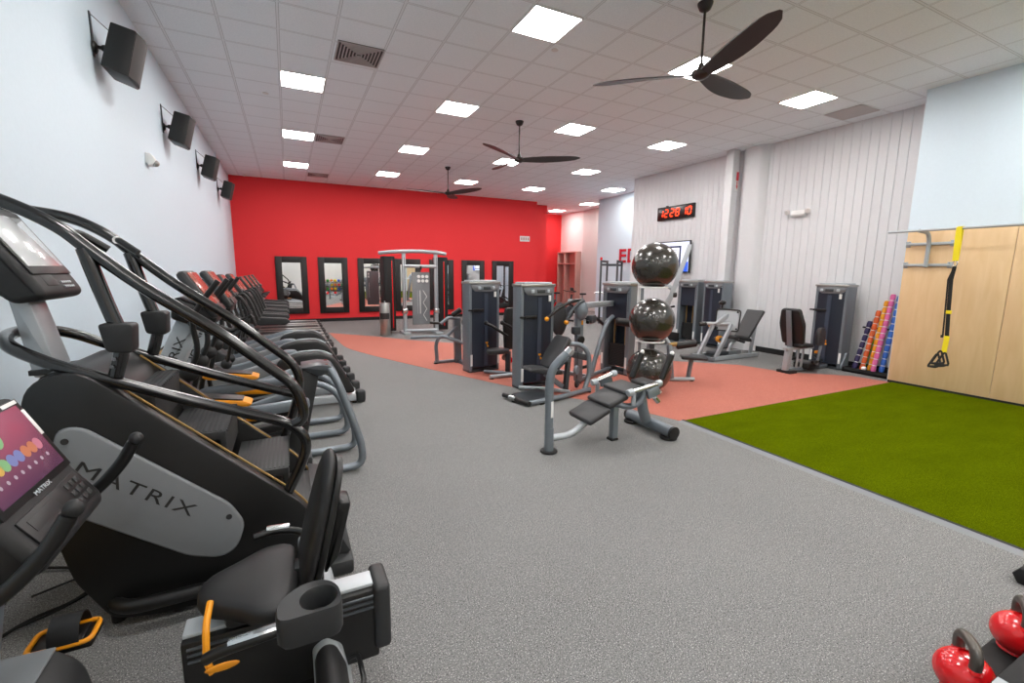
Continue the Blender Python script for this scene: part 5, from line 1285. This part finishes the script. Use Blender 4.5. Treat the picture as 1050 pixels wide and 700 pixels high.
# weighted bars in their tray
def bars():
    t = thing('bar_tray', 'black floor tray holding the coloured weighted bars', 'tray', (9.25, 4.2, 0), world=True)
    x0, x1, y0, y1 = 9.06, 9.50, 3.88, 4.62
    b = MB().box(x0, x1, y0, y1, 0, .03)
    for a in ((x0, x0+.025, y0, y1), (x1-.025, x1, y0, y1), (x0, x1, y0, y0+.025), (x0, x1, y1-.025, y1)): b.box(*a, .0, .085, .004)
    b.build('tray_body', 'rubber', t)
    MB().ball((9.12, 4.30, .105), (.05, .04, .035), 14, 8).build('white_ball_cap', 'white', t)
    MB().box(9.525, 9.545, 4.0, 4.6, .78, .81, .003).build('rack_hook', 'black', t)
    cols = [('navy', '#2c2352', (9.21, 4.50), (9.47, 4.455), .93, 'shortest weighted bar, dark purple with white bands'),
            ('green', '#56b51f', (9.35, 4.43), (9.50, 4.41), .60, 'bright green weighted bar half hidden between the purple and orange bars'),
            ('orange_red', '#cf5a22', (9.20, 4.37), (9.47, 4.345), 1.13, 'burnt orange weighted bar with white bands'),
            ('amber', '#e39a12', (9.29, 4.29), (9.49, 4.25), 1.31, 'amber yellow weighted bar with white bands'),
            ('pink', '#d9639a', (9.21, 4.20), (9.47, 4.16), 1.43, 'pink weighted bar, one of the two tallest'),
            ('blue', '#2f62b8', (9.29, 4.11), (9.49, 4.07), 1.41, 'blue weighted bar with white bands next to the plywood')]
    for nm, c, a, e, h, l in cols:
        MT['foam_'+nm] = mat('foam_'+nm, c, .6)
        A = Vector((a[0], a[1], .055)); E = Vector((e[0], e[1], h)); L = (E-A).length; ax = E-A
        r = thing('weighted_bar', l, 'weighted bar', (a[0], a[1], .035), 0, 'weighted bars in the tray', world=True)
        n = max(5, int(L/.115)); prof = [(.0, 0)]
        for k in range(n):
            z = L*k/n; s = L/n
            prof += [(.032, z+.004), (.040, z+s*.3), (.040, z+s*.65), (.032, z+s*.92)]
        prof += [(.028, L), (0, L+.004)]
        m = MB().lathe(prof, A, 14, ax); m.build('foam_sleeve', 'foam_'+nm, r, angle=60)
        for k in range(n):
            z = L*(k+.96)/n
            if nm != 'green': MB().lathe([(.032, -.006), (.0345, -.004), (.0345, .004), (.032, .006)], A + ax.normalized()*z, 14, ax).build('white_band', 'white', r)
bars()

# suspension trainer and its wall bracket
def bracket():
    t = thing('pull_up_bar', 'long steel pull-up bar on a wall bracket along the top of the plywood', 'pull-up bar', (8.6, 3.0, 1.85), world=True)
    MB().cyl((8.42, 3.88, 2.405), (8.42, -.6, 2.405), .017, 12, .003).build('bar', 'steel2', t)
    for k, yc in enumerate((3.50, 1.1)):
        tb(t, [(8.775, yc, 1.88), (8.775, yc, 2.28), (8.70, yc, 2.395), (8.44, yc, 2.405)], .028, 'bracket_arm', 'steel2')
        for z in (2.23, 1.91):
            MB().box(8.79, 8.815, yc-.29, yc+.29, z-.02, z+.02, .004).build('mounting_rail', 'steel2', t)
            for y in (yc-.27, yc+.27):
                p = MB().box(8.805, 8.8205, y-.03, y+.03, z-.045, z+.045, .004).build('end_plate', 'steel2', t)
                MB().cyl((8.80, y, z+.025), (8.79, y, z+.025), .011, 8).build('bolt', 'chrome', p)
bracket()
def strap():
    t = thing('suspension_trainer', 'yellow and black suspension strap hanging from the bar', 'suspension strap', (8.44, 3.03, .40), world=True)
    x = 8.42
    def web(pts, w, name, m, th=.004):
        mb = MB(); vs = []; fs = []
        for k, p in enumerate(pts): vs += [(p[0]-th, p[1]-w/2, p[2]), (p[0]-th, p[1]+w/2, p[2]), (p[0]+th, p[1]+w/2, p[2]), (p[0]+th, p[1]-w/2, p[2])]
        for k in range(len(pts)-1):
            for q in range(4): fs.append((4*k+q, 4*k+(q+1) % 4, 4*k+4+(q+1) % 4, 4*k+4+q))
        n = len(pts)-1; fs += [(0, 1, 2, 3), (4*n+3, 4*n+2, 4*n+1, 4*n)]
        return mb.add(vs, fs).build(name, m, t)
    web([(x-.025, 3.035, 2.42), (x-.025, 3.035, 2.30), (x-.01, 3.03, 1.96)], .065, 'upper_strap', 'yellow')
    web([(x+.025, 3.035, 2.43), (x+.024, 3.035, 2.30), (x+.0, 3.03, 1.96)], .065, 'upper_strap', 'yellow')
    web([(x-.025, 3.035, 2.425), (x+.025, 3.035, 2.435)], .065, 'strap_loop', 'yellow')
    MB().tube([(x, 3.03+.022*math.cos(a*PI/8), 1.925+.045*math.sin(a*PI/8)) for a in range(16)], .006, 8, closed=True).build('carabiner', 'chrome', t)
    web([(x, 3.03, 1.88), (x, 3.045, 1.70), (x, 3.02, 1.25), (x, 2.995, .90)], .045, 'hanging_strap', 'rubber')
    web([(x-.01, 3.03, 1.88), (x-.012, 3.075, 1.70), (x-.012, 3.05, 1.2), (x-.012, 3.035, .88)], .018, 'side_strap', 'rubber')
    MB().cbox((x-.004, 3.015, 1.24), (.02, .065, .05), .004).build('adjuster_tab', 'yellow', t)
    web([(x, 2.992, .90), (x, 3.0, .66)], .06, 'lower_sleeve', 'yellow')
    MB().cbox((x-.012, 3.045, .89), (.02, .03, .04), .006).build('buckle', 'black', t)
    for dy, dz in ((-.03, 0), (.05, -.03), (.02, .02)):
        y, z = 3.01+dy, .66+dz
        h = MB().tube(fillet([(x, y, z), (x-.02, y-.06, z-.16), (x-.02, y+.0, z-.20), (x-.02, y+.09, z-.20), (x, y+.02, z-.01)], .02, 3, True), .013, 8, closed=True).build('foot_cradle', 'rubber', t)
        MB().cyl((x-.02, y-.06, z-.17), (x-.02, y+.09, z-.20), .016, 10, .004).build('handle_grip', 'softblack', h)
strap()

# kettlebell rack in the near right corner
def kettle_rack():
    t = thing('kettlebell_rack', 'low black two-tier rack with a grey corner plate, carrying the red kettlebells', 'rack', (2.8, .4, 0), world=True)
    MB().box(2.14, 3.25, .42, .665, .10, .125, .006).build('lower_shelf', 'rubber', t)
    MB().box(2.19, 3.25, .12, .51, .278, .30, .006).build('upper_shelf', 'rubber', t)
    for x in (2.165, 3.235):
        p = MB().prism(fil2([(.13, 0), (.13, .275), (.50, .275), (.64, .10), (.64, 0)], .02, 2), x-.01, x+.01, 'X', bev=.003).build('end_plate', 'black', t)
    c = MB().box(2.19, 2.242, .14, .505, .3005, .307, .002).build('corner_plate', 'palegrey', t)
    MB().cyl((2.216, .43, .307), (2.216, .43, .313), .012, 12).build('bolt', 'ink', c)
kettle_rack()
def kettle(loc, rz, label, s=1.0):
    t = thing('kettlebell', label, 'kettlebell', loc, rz, 'red kettlebells on the rack')
    pr = [(.0, 0), (.055, 0), (.062, .004)] + [(.094*math.cos(a)*1.0, .082 + .088*math.sin(a)) for a in [R(-52 + k*9) for k in range(15)]] + [(.035, .158), (0, .16)]
    MB().lathe(pr, (0, 0, 0), 36).build('bell_body', 'redmetal', t, angle=60)
    MB().tube(fillet([(-.052, 0, .125), (-.064, 0, .185), (-.042, 0, .226), (.042, 0, .226), (.068, 0, .19), (.052, 0, .125)], .035, 6), .0195, 16).build('handle', 'gunmetal', t)
    for sx in (-1, 1): MB().lathe([(.024, -.012), (.0215, .004), (.019, .008)], (sx*.056, 0, .145), 16, (sx*-.1, 0, 1)).build('handle_collar', 'redmetal', t)
    return t
k1 = kettle((2.295, .605, .126), R(42), 'red kettlebell with dark handle, nearest the left end of the rack')

dup(k1, (2.78, .59, .126), R(30), 'red kettlebell second from the left end, partly behind the upper shelf')
def dumbbell():
    t = thing('hex_dumbbell', 'black hexagonal dumbbell on the floor at the right edge beyond the kettlebells', 'dumbbell', (3.74, .80, 0), world=True)
    for x in (3.71, 3.87):
        hx = [(.80+.055*math.cos(R(60*k)), .048+.055*math.sin(R(60*k))) for k in range(6)]
        MB().prism(hx, x-.035, x+.035, 'X', bev=.01).build('weight_head', 'rubber', t)
    MB().cyl((3.74, .80, .048), (3.84, .80, .048), .016, 12).build('handle', 'chrome', t)
dumbbell()

# coloured medicine balls on a rack by the rear wall (seen in the mirrors)
def ball_shelf():
    t = thing('medicine_ball_rack', 'black three-shelf rack of coloured medicine balls reflected in the second mirror', 'rack', (3.3, -5.2, 0), world=True)
    for x in (2.3, 4.3): MB().beam((x, -5.25, .02), (x, -5.25, 1.0), .06, .30, up=(0, 1, 0)).build('side_frame', 'rubber', t)
    for z in (.10, .42, .74): MB().box(2.33, 4.27, -5.40, -5.10, z, z+.03, .005).build('shelf', 'rubber', t)
    cols = [('red', '#c22222'), ('yellow', '#e5c515'), ('green', '#3e9a35'), ('blue', '#2d53b5'), ('orange', '#e0761c'), ('grey', '#8f9496')]
    for n, c in cols: MT['mb_'+n] = mat('medicine_ball_'+n, c, .5)
    for j, z in enumerate((.13, .45, .77)):
        for i in range(7):
            n = cols[(i*2 + j*3 + i//3) % 6][0]
            m = MB().lathe([(0, -.115), (.05, -.104), (.09, -.072), (.112, -.026), (.114, 0), (.112, .026), (.09, .072), (.05, .104), (0, .115)], (2.48+i*.27, -5.25, z+.1165), 20)
            single('medicine_ball', m, 'mb_'+n, n + ' medicine ball on the ' + ('bottom', 'middle', 'top')[j] + ' shelf of the rack by the rear wall', 'medicine ball', 'medicine balls by the rear wall')
ball_shelf()

# ------------------------------------------------------------------ world and view
w = bpy.data.worlds.new('world'); SC.world = w; w.use_nodes = True
w.node_tree.nodes['Background'].inputs[0].default_value = (.8, .85, .9, 1); w.node_tree.nodes['Background'].inputs[1].default_value = .3
SC.view_settings.view_transform = 'Standard'; SC.view_settings.look = 'None'
SC.view_settings.gamma = 1; SC.view_settings.use_curve_mapping = False
SC.view_settings.exposure = 1.88
SC.cycles.use_denoising = True
SC.cycles.max_bounces = 8
SC.cycles.diffuse_bounces = 5
